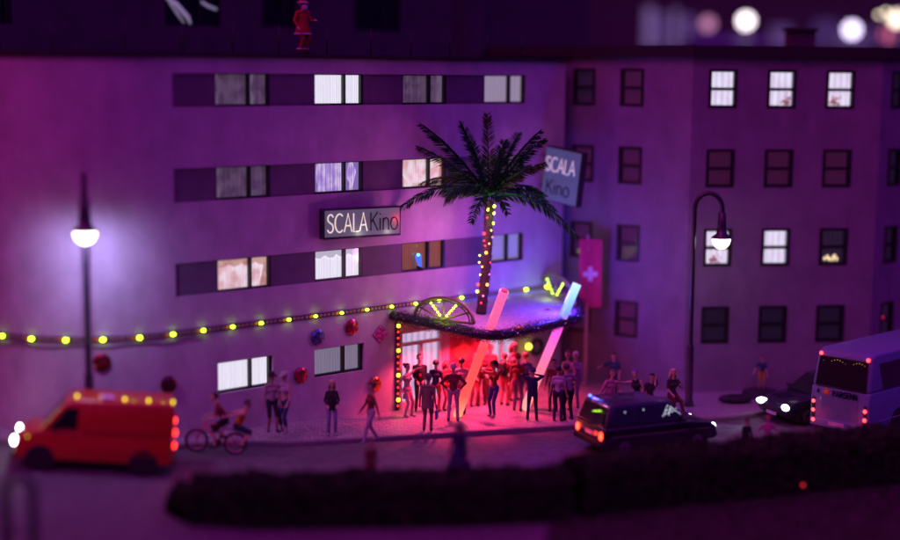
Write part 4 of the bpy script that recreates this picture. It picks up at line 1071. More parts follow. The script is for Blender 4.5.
# pavement left of the entrance
person('man in dark cap, pinkish shirt and dark shorts beside the woman with white hair', P(272, 431.5), 22, 1.68, (.5, .36, .4), (.03, .03, .035), 'tan', sleeve='short', legs='short', extra=[('cap', (.05, .04, .04))], yaw=45, fL=(.13, -.1, .085), hL=(.24, -.12, .86), group=G1)
person('woman with white hair, lilac top and blue cropped trousers beside the man in a cap', P(285, 432.5), -38, 1.72, (.6, .42, .62), (.06, .07, .2), 'light', (.8, .75, .75), 'short', 'bare', 'capri', True, midriff=True, hL=(.2, -.1, .9), fL=(.13, -.06, .085), group=G1, shoes=(.5, .35, .4), extra=[('cap', (.7, .62, .65))])
person('woman with long blond hair, dark jacket and pale jeans standing alone on the pavement', P(332, 435), 8, 1.6, (.03, .03, .035), (.3, .3, .55), 'light', (.62, .45, .28), 'long', fem=True, hL=(.16, -.16, 1.0), hR=(-.16, -.16, 1.0), extra=[('jacket', (.025, .025, .03))], group=G1, shoes=(.5, .4, .42))
person('woman in red jumper and white trousers striding along under the orange disc', P(371, 443), -62, 1.72, (.32, .05, .06), (.62, .5, .58), 'light', (.03, .02, .02), 'bun', fem=True, fL=(.1, -.27, .1), fR=(-.1, .25, .12), hL=(.3, .12, .86), hR=(-.25, -.22, .92), group=G1, shoes=(.5, .4, .42))
# entrance crowd
person('woman in short pale dress with one arm raised beside the man in a suit', P(407, 416.5), 58, 1.63, (.55, .42, .42), (.55, .42, .42), 'light', (.1, .05, .03), 'bun', 'bare', 'bare', True, hL=(.22, -.32, 1.62), hR=(-.28, .02, .95), extra=[('dress', (.55, .42, .42), .62, .17)], shoes=(.6, .5, .5), fL=(.1, -.12, .085), group=G1)
person('man in black suit with red tie standing in front of the entrance door', P(419.5, 411), 8, 1.78, (.018, .018, .022), (.018, .018, .022), 'light', (.04, .025, .02), hL=(.1, -.2, .98), hR=(-.1, -.2, .96), extra=[('shirt_front', (.7, .66, .68)), ('tie', (.5, .03, .05)), ('jacket', (.018, .018, .022))], group=G1)
tb, kb = person('man in long beige coat and grey cap seen from behind', P(427.5, 430.5), 172, 1.66, (.36, .26, .17), (.34, .25, .17), 'light', (.2, .15, .1), hL=(.24, .02, .86), hR=(-.25, .0, .84), extra=[('coat', (.38, .27, .17), .72, .19), ('cap', (.16, .14, .12))], group=G1)
mb = MB(); mb.box((0, 0, 0), (.07, .3, .26), mat('bag_blue', (.05, .07, .3), .5), bev=.02); mb.tube([V((0, -.1, .12)), V((0, -.08, .25)), V((0, 0, .3)), V((0, .08, .25)), V((0, .1, .12))], .012, BLACK, 6)
for v in mb.bm.verts: v.co += V((-.27, 0, .5))
carried('handbag', 'blue handbag hanging from the hand of the man in the beige coat', 'bag', mb, tb)
person('back-turned person in dark blue jacket between the man in suit and the white-haired man', P(435.5, 412), 165, 1.62, (.02, .022, .07), (.5, .08, .08), 'tan', (.012, .01, .01), group=G1)
person('white-haired man in dark red jumper and white trousers with hands on hips', P(453, 421), 176, 1.76, (.26, .035, .045), (.58, .48, .52), 'light', (.7, .62, .6), hL=(.2, .0, 1.0), hR=(-.2, .0, 1.0), eL=(.8, .2, 0), eR=(-.8, .2, 0), fL=(.14, 0, .085), fR=(-.14, 0, .085), group=G1)
person('dark-haired person in pale pink shirt just behind the white-haired man', P(461, 414), 185, 1.74, (.6, .38, .42), (.3, .1, .12), 'tan', (.012, .01, .01), group=G1)
person('person in red with raised elbow standing behind the white-haired man', P(446, 410), 40, 1.55, (.45, .1, .08), (.5, .12, .1), 'light', (.25, .05, .03), 'long', 'short', fem=True, hL=(.2, -.12, 1.45), group=G1)
person('person in red clothes with both forearms held out behind the pink tube', P(474, 406), 20, 1.68, (.42, .06, .05), (.35, .05, .05), 'light', (.08, .03, .02), hL=(.32, -.28, 1.08), hR=(-.05, -.25, 1.0), group=G1)
person('tall person in dark maroon with red hair near the poster panel', P(482, 404), -20, 1.78, (.16, .03, .04), (.2, .04, .05), 'light', (.3, .05, .03), hL=(.2, -.3, 1.2), group=G1)
person('woman with dark hair, brown top and blue jeans holding both hands to her head', P(493.5, 416), -30, 1.68, (.3, .1, .05), (.05, .07, .3), 'tan', (.015, .01, .01), 'afro', 'short', fem=True, hL=(.12, -.1, 1.62), hR=(-.3, -.18, 1.5), eL=(.9, 0, .3), eR=(-.9, 0, .1), fL=(.05, -.05, .085), group=G1, shoes=(.5, .45, .5))
tb, kb = person('person in red trousers carrying a black backpack, back turned', P(504, 405), 150, 1.66, (.4, .12, .1), (.6, .1, .1), 'light', (.4, .15, .08), 'short', group=G1)
mb = MB(); mb.box((0, .19, 1.2), (.3, .17, .44), mat('bag_black', (.015, .015, .018), .6), bev=.05); mb.box((0, .29, 1.1), (.2, .05, .2), mat('bag_black', (.015,)*3), bev=.02)
for s in (-.1, .1): mb.tube([V((s, .12, 1.4)), V((s, 0, 1.47)), V((s, -.12, 1.36)), V((s*1.1, -.13, 1.15)), V((s*1.2, .12, 1.0))], .018, mat('bag_black', (.015,)*3), 6)
carried('backpack', 'black backpack on the person in red trousers', 'bag', mb, tb)
person('person in rusty red jumper and mauve jeans with reddish hair', P(517, 411), 160, 1.8, (.36, .05, .04), (.22, .12, .28), 'light', (.4, .07, .04), 'short', group=G1, fL=(.12, -.08, .085))  # red light on the hair is put into its colour
person('person in blue shirt standing between the red jumper and the one taking a photo', P(525, 405), 190, 1.66, (.06, .06, .3), (.05, .05, .2), 'light', (.3, .08, .05), hL=(.3, -.1, 1.2), group=G1)
tb, kb = person('person in dark navy suit lifting a camera with both hands', P(532, 420.5), 178, 1.62, (.02, .025, .12), (.03, .03, .1), 'light', (.05, .05, .12), hL=(.12, -.2, 1.52), hR=(-.1, -.22, 1.5), eL=(.9, 0, -.2), eR=(-.9, 0, -.2), fL=(.15, 0, .085), fR=(-.15, 0, .085), extra=[('jacket', (.02, .025, .12))], group=G1)
mb = MB(); mb.box((.0, -.3, 1.53), (.14, .06, .09), BLACK, bev=.01); mb.cyl((0, -.33, 1.53), (0, -.39, 1.53), .035, .035, BLACK, 12)
carried('camera', 'small black camera held up by the person in navy', 'camera', mb, tb)
person('woman in white shirt and dark jeans with black hair, back turned, near the canopy corner', P(557.5, 421), 170, 1.68, (.6, .52, .62), (.05, .04, .1), 'light', (.012, .012, .03), 'bun', 'short', fem=True, hR=(-.28, -.05, .82), group=G1)
person('person in pale grey top and black trousers leaning towards the woman in white', P(568.5, 420), 205, 1.72, (.4, .33, .38), (.012, .012, .015), 'light', (.06, .04, .05), 'short', lean=(.06, -.08), hR=(-.38, -.3, 1.12), fL=(.16, .05, .085), group=G1)
person('person in dark red with short dark hair partly behind the woman in white', P(553, 411), -10, 1.62, (.3, .05, .08), (.12, .04, .08), 'light', (.04, .02, .02), group=G1)
person('woman in pink top with bare pink arms and reddish hair beside the flag', P(567, 409), -35, 1.84, (.6, .25, .38), (.5, .2, .28), 'light', (.2, .06, .05), 'tail', 'bare', fem=True, hL=(.2, -.2, 1.0), group=G1)
person('white-haired person in lilac clothes behind the woman in pink', P(574.5, 407), -20, 1.76, (.4, .25, .5), (.3, .2, .4), 'pale', (.7, .65, .72), group=G1)
person('pink lit woman in the back of the crowd before the show window', P(513, 400), 30, 1.85, (.6, .3, .3), (.5, .15, .15), 'light', (.2, .06, .04), 'long', fem=True, group=G1)
person('red lit man in the back of the crowd beside the poster panel', P(490, 399), 10, 1.78, (.35, .08, .07), (.2, .04, .04), 'tan', (.05, .02, .02), group=G1)
# right hand pavement: bench sitters
bc = P(640, 413); be = thing('bench', 'low stone bench behind the black car carrying four sitters', 'bench', bc, RAD(4))
STONE = mat('bench_stone', (.14, .13, .14), .8, bump=.4)
mb = MB(); mb.box((0, 0, .42), (2.6, .5, .09), STONE, bev=.015); mb.build('seat', be)
for s in (-.95, .95): mb = MB(); mb.box((s, 0, .187), (.2, .4, .37), STONE, bev=.01); mb.build('leg', be)
G2 = 'people seated on the stone bench'
def sit(label, dx, **kw):
    px_ = bc + Matrix.Rotation(RAD(4), 3, 'Z') @ V((dx, .03, 0))
    a = dict(ph=.585, fL=(.12, -.46, .085), fR=(-.12, -.46, .085), hL=(.14, -.32, .68), hR=(-.14, -.32, .68), group=G2); a.update(kw)
    return person(label, px_, **a)
sit('pink clothed sitter with silvery shawl nearest the flag on the bench', -.98, face=18, h=1.7, top=(.6, .3, .4), bot=(.25, .25, .45), hair=(.2, .07, .05), lean=(.05, -.08), hL=(.28, -.36, .7), hR=(-.42, -.05, .5))
sit('sitter in dark vest with blue headscarf stretching an arm to the neighbour', -.08, face=-12, h=1.72, top=(.03, .03, .05), bot=(.05, .05, .09), hair=(.08, .1, .4), sleeve='bare', lean=(-.08, -.1), hR=(-.62, -.24, 1.02), fem=True)
sit('sitter in dark top with black hair resting chin on hand', .28, face=10, h=1.6, top=(.07, .05, .07), bot=(.3, .22, .28), hair=(.02, .015, .015), lean=(.02, -.16), hL=(.1, -.3, 1.12), sleeve='short', nod=.2)
sit('blond woman in dark red top sitting at the far end of the bench', 1.02, face=12, h=1.7, top=(.05, .03, .05), bot=(.12, .02, .03), hair=(.7, .5, .25), hl='long', sleeve='short', fem=True, hL=(.15, -.3, .95), fL=(.2, -.5, .085))
person('person in teal shirt with one arm stretched out, beyond the bench sitters', P(613, 399), -5, 1.5, (.05, .16, .18), (.08, .08, .14), 'light', (.03, .02, .03), sleeve='short', hR=(-.55, -.12, 1.24), hL=(.2, -.1, .9))
kid = P(761, 396)
ped = MB(); ped.lathe([(.62, 0), (.64, .05), (.6, .16), (.45, .2), (.004, .21)], mat('round_base', (.02, .022, .03), .8, bump=.4), (0, 0, 0), 24, closed=True); o = ped.build('stone_base'); o.location = kid; tag(o, 'low dark round base under the child in yellow shorts', 'plinth')
person('child in dark teal top and yellow shorts standing on the dark round base', kid + V((0, 0, .2)), -8, 1.12, (.04, .06, .16), (.6, .35, .03), 'light', (.1, .05, .04), sleeve='short', legs='short', hR=(-.4, -.1, .95))
dk = P(735, 403); mb = MB(); mb.ball((0, 0, .14), 1, mat('bag_dark', (.02, .02, .03), .7, bump=.4), (.55, .22, .16), 3); mb.tube([V((-.25, -.1, .2)), V((-.2, -.16, .32)), V((.2, -.16, .32)), V((.25, -.1, .2))], .02, BLACK, 6)
o = mb.build('duffel_bag'); o.location = dk; tag(o, 'dark duffel bag lying on the pavement near the child', 'bag')
# street side of the kerb: people behind the hedge
def sp(px, Y): x = at_y(px, 450, Y).x; return V((x, Y, STREET + hill(x)))
person('woman in wide dark blue coat with red hair behind the hedge', sp(459, 36.6), -20, 1.62, (.03, .035, .12), (.03, .03, .06), 'light', (.4, .06, .04), 'long', fem=True, extra=[('coat', (.03, .04, .14), .45, .36)])
person('child in dark red coat behind the hedge, nearer the cyclists', sp(371, 36.4), 15, 1.15, (.2, .03, .04), (.05, .03, .05), 'light', (.25, .06, .03), extra=[('coat', (.2, .03, .05), .5, .26)])
person('child in pink shirt behind the hedge in front of the dark car', sp(767, 39.1), -10, 1.28, (.6, .25, .42), (.1, .1, .2), 'light', (.3, .1, .06), hL=(.4, -.1, 1.0), hR=(-.42, -.1, .98))
person('child in black top behind the hedge beside the one in pink', sp(746, 39.3), 25, 1.14, (.02, .018, .025), (.02, .02, .03), 'tan', (.01, .01, .01))
# the figure on the roof
rp2 = at_y(303, 46, cw(plane_sz(303, 46, .55)[0], .55, 0).y); s_r, _ = plane_sz(303, 46, .55)
rs_, _k = person('bearded person in red coat with white fur trim standing on the cinema roof edge', cw(s_r, .55, 10.96), 48, 1.5, (.6, .02, .03), (.55, .02, .03), 'light', (.8, .75, .75), hL=(.14, -.28, 1.12), hR=(-.26, -.1, .9),
       extra=[('coat', (.6, .02, .03), .66, .23), ('trim', (.85, .78, .8), .63, .23), ('cuffs', (.85, .78, .8)), ('furhat', (.6, .02, .03)), ('beard', (.85, .8, .8))])
rs_.scale = (1.32, 1.32, 1)

# ================================================================== BICYCLE with two riders
bpos = on_street(215, 453)
TILT = Matrix.Rotation(math.atan(.1), 3, 'Y')   # uphill to -x
bk_ = thing('bicycle', 'red bicycle with magenta-lit rims carrying two riders along the kerb', 'bicycle', bpos, rot=(TILT @ Matrix.Rotation(RAD(184), 3, 'Z')).to_euler())
RED = mat('bike_red', (.45, .03, .06), .35, coat=.4); TYRE = mat('tyre_rubber', (.012, .012, .013), .8); RIM = mat('rim_magenta_lit', (.6, .2, .45), .3, .5)  # magenta light on the rims is put into their colour
def ring(mb, c, R, r, m, seg=30, s2=8):
    mb.tube([V(c) + V((R*math.cos(2*PI*k/seg), 0, R*math.sin(2*PI*k/seg))) for k in range(seg+1)], r, m, s2, cap=False)
WR = .32
for x in (.53, -.53):
    mb = MB(); ring(mb, (x, 0, WR), WR-.03, .03, TYRE); w = mb.build('wheel', bk_)
    mb = MB(); ring(mb, (x, 0, WR), WR-.07, .014, RIM)
    for k in range(14):
        a = 2*PI*k/14; mb.cyl((x, 0, WR), (x+(WR-.07)*math.cos(a), 0, WR+(WR-.07)*math.sin(a)), .005, .005, RIM, 5)
    mb.cyl((x, -.04, WR), (x, .04, WR), .03, .03, RIM, 10); mb.build('spokes', w)
mb = MB(); F = dict(rear=(-.53, 0, WR), bb=(-.06, 0, .3), seat=(-.2, 0, .82), head=(.37, 0, .78), front=(.53, 0, WR))
for a, b2, r in (('rear', 'bb', .016), ('rear', 'seat', .014), ('bb', 'seat', .02), ('seat', 'head', .02), ('bb', 'head', .024), ('head', 'front', .02)): mb.cyl(F[a], F[b2], r, r, RED, 10)
mb.cyl((.37, 0, .78), (.33, 0, .95), .016, .016, RED, 8); mb.build('frame', bk_)
mb = MB(); mb.tube([V((.3, -.28, .98)), V((.36, -.2, .96)), V((.34, 0, .95)), V((.36, .2, .96)), V((.3, .28, .98))], .014, BLACK, 8); mb.build('handlebar', bk_)
mb = MB(); mb.ball((-.22, 0, .87), 1, BLACK, (.14, .08, .035), 2); mb.build('saddle', bk_)
mb = MB(); mb.box((-.55, 0, .7), (.42, .14, .025), BLACK); mb.cyl((-.53, .05, WR), (-.6, .05, .7), .008, .008, BLACK, 6); mb.cyl((-.53, -.05, WR), (-.6, -.05, .7), .008, .008, BLACK, 6); mb.build('rack', bk_)
mb = MB(); mb.cyl((-.06, -.02, .3), (-.06, .02, .3), .09, .09, BLACK, 16); mb.cyl((-.06, .03, .3), (.05, .09, .17), .01, .01, BLACK, 6); mb.cyl((-.06, -.03, .3), (-.17, -.09, .43), .01, .01, BLACK, 6); mb.cyl((.05, .09, .17), (.05, .17, .17), .02, .02, BLACK, 6); mb.cyl((-.17, -.09, .43), (-.17, -.17, .43), .02, .02, BLACK, 6); mb.build('crank', bk_)
BR = TILT @ Matrix.Rotation(RAD(184), 3, 'Z')
# rider faces the bike's +x: person local -y -> bike +x : face = 184 + 90
r1_, _k = person('cyclist in dark red shirt and black shorts leaning over the handlebar of the red bicycle', bpos + BR @ V((-.2, 0, 0)), 274, 1.7, (.28, .03, .05), (.015, .015, .018), 'light', (.03, .02, .02), sleeve='short', legs='short', ph=1.0, lean=(0, -.3), hL=(.24, -.5, 1.02), hR=(-.24, -.5, 1.02), fL=(.12, -.22, .25), fR=(-.12, .0, .5), group='riders on the red bicycle')
r2_, _k = person('passenger in yellow orange top sitting backwards on the bicycle rack', bpos + BR @ V((-.52, 0, 0)), 94, 1.66, (.75, .3, .02), (.02, .02, .06), 'light', (.03, .02, .03), sleeve='bare', legs='short', ph=.87, lean=(0, -.22), hL=(.26, .36, 1.16), hR=(-.26, .36, 1.16), fL=(.22, -.16, .36), fR=(-.22, -.16, .36), eL=(.5, .2, -.6), eR=(-.5, .2, -.6), group='riders on the red bicycle')
for r_, fa in ((r1_, 274), (r2_, 94)): r_.rotation_euler = (TILT @ Matrix.Rotation(RAD(fa), 3, 'Z')).to_euler()

# ================================================================== VEHICLES
CHROME = mat('chrome', (.6, .6, .62), .15, 1.); DGLASS = mat('dark_car_glass', (.012, .012, .016), .06, spec=.8); RUB = mat('black_trim', (.015, .015, .016), .6)
def wheel(parent, x, y, r, w, side):
    mb = MB(); mb.cyl((x, y - w/2, r), (x, y + w/2, r), r, r, TYRE, 28); wo = mb.build('wheel', parent, bevel=.02)
    mb = MB(); yy = y + side*(w/2+.004); mb.cyl((x, yy - side*.02, r), (x, yy, r), r*.62, r*.58, mat('wheel_hub', (.28, .28, .3), .35, .8), 24); mb.cyl((x, yy, r), (x, yy + side*.015, r), r*.2, r*.17, RUB, 14)
    for k in range(6):
        a = 2*PI*k/6; mb.cyl((x + r*.4*math.cos(a), yy, r + r*.4*math.sin(a)), (x + r*.4*math.cos(a), yy + side*.006, r + r*.4*math.sin(a)), r*.09, r*.09, RUB, 8)
    mb.build('rim', wo)
def hull(prof, hw, paint, parent, name='body', bevel=.06):
    """prof: closed outline (x,z); hw(x,z): half width; n-gon sides split at the belt are given as separate hulls"""
    mb = MB(); n = len(prof)
    a = [mb.bm.verts.new((x, hw(x, z), z)) for x, z in prof]; b2 = [mb.bm.verts.new((x, -hw(x, z), z)) for x, z in prof]
    mi = mb.mi(paint)
    mb.bm.faces.new(a); mb.bm.faces.new(b2[::-1])
    for k in range(n): mb.bm.faces.new([a[k], b2[k], b2[(k+1) % n], a[(k+1) % n]])
    for f in mb.bm.faces: f.material_index = mi
    return mb.build(name, parent, bevel=bevel, smooth=True)
def side_panel(pts, hw, m, parent, name, side, off=.006, label=None):
    mb = MB(); cen = V((sum(p[0] for p in pts)/len(pts), 0, sum(p[1] for p in pts)/len(pts)))
    mb.face([(x, side*(hw(x, z)+off), z) for x, z in pts], m)
    return mb.build(name, parent, recalc=False)
def arch(parent, x, r, y, side):
    mb = MB(); mb.prism([(x + (r+.06)*math.cos(PI*k/14), side*(y-.3), r + (r+.06)*math.sin(PI*k/14)) for k in range(15)] + [(x-(r+.06), side*(y-.3), .12), (x+(r+.06), side*(y-.3), .12)], (0, side*.308, 0), RUB)
    return mb.build('wheel_arch', parent)

# ---- red van (faces the photo's left)
wf = on_street(38, 471); wr_ = on_street(142, 476.5)
ax = (wf - wr_); hd = math.atan2(ax.y, ax.x); wb = ax.length
org = (wf+wr_)/2; fwdv = V((math.cos(hd), math.sin(hd), 0)); latv = V((-fwdv.y, fwdv.x, 0))
if latv.y < 0: latv = -latv
org = org + latv*.8
Fv3 = ax.normalized(); Lv3 = V((0, 0, 1)).cross(Fv3).normalized(); VROT = Matrix((Fv3, Lv3, Fv3.cross(Lv3))).transposed()
van = thing('delivery_van', 'red delivery van with yellow roof lights parked by the kerb', 'van', org, rot=VROT.to_euler())
VR = mat('van_red', (.46, .035, .012), .35, coat=.5, var=.06); vhw = .8
hf_, hr2 = wb/2, -wb/2
def vw(x, z): return vhw if z <= 1.05 else vhw - (z-1.05)*.12
FX, RX = hf_ + .62, hr2 - .72
hull([(RX, .3), (FX-.02, .3), (FX, .55), (FX-.03, .82), (FX-.25, .98), (FX-.62, 1.05), (RX, 1.05)], lambda x, z: vhw, VR, van)
hull([(RX, 1.047), (FX-.6, 1.047), (FX-1.12, 1.72), (FX-1.35, 1.86), (RX+.1, 1.9), (RX+.02, 1.8)], vw, VR, van, 'cabin', .07)
for s in (1, -1):
    for x in (hf_, hr2): arch(van, x, .31, vhw, s); wheel(van, x, s*(vhw-.1), .31, .2, s)
    side_panel([(FX-.82, 1.12), (FX-1.5, 1.12), (FX-1.5, 1.66), (FX-1.2, 1.66)], vw, DGLASS, van, 'side_window', s)
    mb = MB()
    for (xa, xb, z) in ((FX-1.62, RX+.1, 1.02), (FX-1.62, RX+.1, .55)): mb.box(((xa+xb)/2, s*(vw(0, z)+.004), z), (abs(xa-xb), .012, .03), mat('van_red_dark', (.3, .012, .01), .4))
    mb.build('side_trim', van)
    mb = MB(); mb.box((FX-1.42, s*(vhw+.012), .95), (.14, .025, .03), RUB, bev=.006); mb.build('door_handle', van)
    mb = MB(); mb.box((FX-.9, s*(vhw+.1), 1.2), (.06, .16, .2), RUB, bev=.02); mb.build('mirror', van)
mb = MB(); mb.face([(FX-.63, -.68, 1.1), (FX-.63, .68, 1.1), (FX-1.09, .62, 1.69), (FX-1.09, -.62, 1.69)], DGLASS); bmesh.ops.translate(mb.bm, verts=mb.bm.verts[:], vec=(.02, 0, .014)); mb.build('windscreen', van, recalc=False)
mb = MB(); mb.box((FX+.03, 0, .42), (.1, 1.62, .16), RUB, bev=.02); mb.build('front_bumper', van)
mb = MB(); mb.box((RX-.03, 0, .4), (.1, 1.62, .16), RUB, bev=.02); mb.build('rear_bumper', van)
mb = MB(); mb.box((FX+.005, 0, .68), (.03, .8, .16), RUB); mb.build('grille', van)
HL = glow('headlight_white', (1, .95, .95), 26); TL = glow('tail_red', (1, .03, .02), 7); YL = glow('roof_lamp_yellow', (1, .78, .02), 3)
for s in (1, -1):
    mb = MB(); mb.ball((FX+.03, s*.62, .72), .105, HL, (.5, 1, 1), 3); mb.build('headlight', van)
    for z in (.82, 1.16): mb = MB(); mb.ball((RX-.02, s*.66, z), .085, TL, (.5, .9, 1), 3); mb.build('tail_light', van)
for k in range(5):
    x = FX-1.42 - (k*(FX-1.42-RX-.12)/4 if k < 4 else FX-1.42-RX-.1); mb = MB(); mb.ball((x, (-.56 if latv.dot(Matrix.Rotation(hd, 3, 'Z') @ V((0, 1, 0))) > 0 else .56), 1.93), .035, YL, (1, 1, 1.3), 2); mb.cyl((x, 0, 1.85), (x, 0, 1.9), .02, .02, RUB, 6); mb.build('roof_lamp', van)
nearS = -1 if latv.dot(Matrix.Rotation(hd, 3, 'Z') @ V((0, 1, 0))) > 0 else 1
mb = MB(); mb.box((FX-2.15, nearS*.5, 1.93), (.34, .26, .07), mat('roof_hatch_white', (.75, .6, .75), .5), bev=.02); mb.build('roof_hatch', van)
mb = MB(); 
for k in range(9): mb.ball((FX-.66-.05*k, nearS*(.66-.005*k), 1.12+.064*k), .022, glow('string_bead', (.8, .7, .1), 1.2), sub=1)
mb.build('light_string', van)
mb = MB(); mb.ball((FX-.3, nearS*(vhw-.02), .88), .028, YL, sub=2); mb.build('indicator', van)
pF = org + fwdv*(FX+.6) + V((0, 0, .65)); lampobj('headlight_beam', 'SPOT', org + fwdv*(FX+.12) + V((0, 0, .65)), 260, (.85, .85, 1), .1, rot=(fwdv - V((0, 0, .12))).to_track_quat('-Z', 'Y').to_euler())
lampobj('tail_glow', 'POINT', org - fwdv*(-RX+.35) + V((0, 0, .9)) - latv*.5, 9, (1, .03, .08), .1)

# ---- black estate car (faces right and slightly away)
cr_ = V((4.3, 39.0, STREET)); hd2 = RAD(24)
F2 = V((math.cos(hd2), math.sin(hd2), 0)); L2 = V((-F2.y, F2.x, 0))
LEN = 3.72; co = cr_ + F2*(LEN/2) + L2*.84; co.z = STREET
car = thing('black_estate_car', 'black estate car with lit tail lights and light strings, parked behind the hedge', 'car', co, hd2)
CB = mat('car_black', (.012, .012, .016), .22, coat=.7, spec=.6); h2 = LEN/2
def cwid(x, z): return .83 if z <= .86 else .83 - (z-.86)*.26
hull([(-h2, .3), (h2-.05, .28), (h2, .45), (h2-.04, .68), (h2-.3, .8), (h2-.95, .88), (-h2+.02, .88), (-h2-.01, .6)], lambda x, z: .83, CB, car)
hull([(-h2+.03, .877), (h2-.98, .877), (h2-1.5, 1.42), (h2-1.8, 1.5), (-h2+.4, 1.52), (-h2+.22, 1.44)], cwid, CB, car, 'cabin', .05)
for s in (1, -1):
    for x in (h2-.68, -h2+.66): arch(car, x, .29, .83, s); wheel(car, x, s*.74, .29, .19, s)
    side_panel([(-h2+.2, .93), (-h2+.98, .93), (-h2+.98, 1.41), (-h2+.4, 1.41)], cwid, DGLASS, car, 'side_window', s)
    side_panel([(-h2+1.04, .93), (h2-1.86, .93), (h2-1.86, 1.41), (-h2+1.04, 1.41)], cwid, DGLASS, car, 'side_window', s)
    side_panel([(h2-1.8, .93), (h2-1.12, .93), (h2-1.54, 1.38), (h2-1.8, 1.41)], cwid, DGLASS, car, 'side_window', s)
    mb = MB(); mb.box((0, s*.838, .62), (LEN-.5, .012, .03), CHROME); mb.build('side_trim', car)
    mb = MB(); mb.box((h2-1.2, s*.93, .97), (.1, .17, .11), CB, bev=.03); mb.build('mirror', car)
    mb = MB(); mb.ball((h2+.0, s*.6, .6), .1, glow('car_headlight', (.95, .95, 1), 14), (.6, 1.2, .8), 3); mb.build('headlight', car)
    mb = MB(); mb.ball((-h2-.01, s*.66, .64), .1, glow('car_tail', (1, .04, .02), 8), (.5, .8, 1.15), 3); mb.build('tail_light', car)
mb = MB(); mb.face([(-h2+.02, -.66, .95), (-h2+.02, .66, .95), (-h2+.19, .58, 1.4), (-h2+.19, -.58, 1.4)], DGLASS); bmesh.ops.translate(mb.bm, verts=mb.bm.verts[:], vec=(-.012, 0, .008)); mb.build('rear_window', car, recalc=False)
mb = MB(); mb.face([(h2-1.0, -.68, .92), (h2-1.0, .68, .92), (h2-1.47, .58, 1.39), (h2-1.47, -.58, 1.39)], DGLASS); bmesh.ops.translate(mb.bm, verts=mb.bm.verts[:], vec=(.014, 0, .01)); mb.build('windscreen', car, recalc=False)
mb = MB(); mb.box((-h2-.03, 0, .42), (.1, 1.6, .18), RUB, bev=.03); mb.build('rear_bumper', car)
mb = MB(); mb.box((h2, 0, .4), (.1, 1.55, .16), RUB, bev=.03); mb.build('front_bumper', car)
mb = MB(); mb.box((-h2-.012, 0, .64), (.02, .45, .11), mat('plate', (.5, .48, .5), .5)); mb.build('number_plate', car)
# light strings on the car, and painted reflections
mb = MB()
for k in range(13): mb.ball((-h2+.03+.012*k, -.55 + .085*k, .98+.035*k if False else 1.34-.02*k), .02, glow('bead_green', (.5, 1, .05), 2.2), sub=1)
mb.tube([V((-h2+.03+.012*k, -.55 + .085*k, 1.34-.02*k)) for k in range(13)], .006, BLACK, 5)
mb.build('light_string', car)
mb = MB(); mb.ball((-h2+.25, .45, 1.55), .05, glow('bead_blue', (.08, .15, 1), 5), (1, 1, .7), 2); mb.build('roof_marker', car)
mb = MB(); cx, cz = h2-1.52, 1.17; WB_ = glow('bead_white_and_reflection', (.75, .8, 1), 1.3); rr = random.Random(8)
for (xa, za, xb, zb) in ((-.1, .22, .28, -.1), (-.1, .22, -.3, -.12), (-.2, .06, .12, .1), (-.28, -.08, .1, .02), (-.02, .16, -.12, -.1)):
    for k in range(8):
        f = k/7; x = cx + xa + (xb-xa)*f + rr.gauss(0, .012); z = cz + (za + (zb-za)*f)*.8
        mb.ball((x, -(cwid(x, z)+.012), z), .014, WB_, sub=1)
mb.build('star_of_lights', car)
mb = MB()
for x, z in ((-h2+1.3, 1.3), (-h2+.7, 1.28)): mb.ball((x, -(cwid(x, z)+.01), z), .02, WB_, sub=1)  # glowing dots painted in for headlight reflections on the side
mb.build('side_reflections', car)
lampobj('car_tail_glow', 'POINT', co - F2*(h2+.3) + V((0, 0, .6)), 5, (1, .05, .03), .1)

# ---- white coach (seen from behind)
rl = at_y(809.5, 425, 42.3); rr2 = at_y(868, 434, 40.9)
rv = V((rr2.x-rl.x, rr2.y-rl.y, 0)); bw = rv.length; Fb = V((-rv.y, rv.x, 0)).normalized()
if Fb.y < 0: Fb = -Fb
hb_ = math.atan2(Fb.y, Fb.x); BL = 7.5
bo_ = V(((rl.x+rr2.x)/2, (rl.y+rr2.y)/2, STREET)) + Fb*BL/2
bus = thing('coach', 'white coach seen from behind with glowing red rear lights', 'coach', bo_, hb_)
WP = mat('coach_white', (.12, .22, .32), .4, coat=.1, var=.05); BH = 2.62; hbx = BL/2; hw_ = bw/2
def bwid(x, z): return hw_ if z < 1.5 else hw_ - (z-1.5)*.07
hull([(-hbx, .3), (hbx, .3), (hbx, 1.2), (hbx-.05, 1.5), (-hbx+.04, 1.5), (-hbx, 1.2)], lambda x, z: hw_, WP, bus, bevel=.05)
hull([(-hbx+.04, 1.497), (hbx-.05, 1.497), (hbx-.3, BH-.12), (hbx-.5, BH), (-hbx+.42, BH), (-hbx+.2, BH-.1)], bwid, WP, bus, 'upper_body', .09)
for s in (1, -1):
    for x in (hbx-1.4, -hbx+1.7): arch(bus, x, .4, hw_, s); wheel(bus, x, s*(hw_-.13), .4, .24, s)
    for k in range(4):
        x0_ = -hbx+.62 + k*1.62
        side_panel([(x0_ + (.12 if k == 0 else 0), 1.55), (x0_+1.52, 1.55), (x0_+1.52, 2.32), (x0_-(.08 if k == 0 else 0), 2.32)], bwid, DGLASS, bus, 'side_window', s)
    mb = MB(); mb.box((0, s*(hw_+.004), .62), (BL-.4, .012, .03), mat('coach_grey_line', (.3, .3, .36), .5)); mb.build('side_trim', bus)
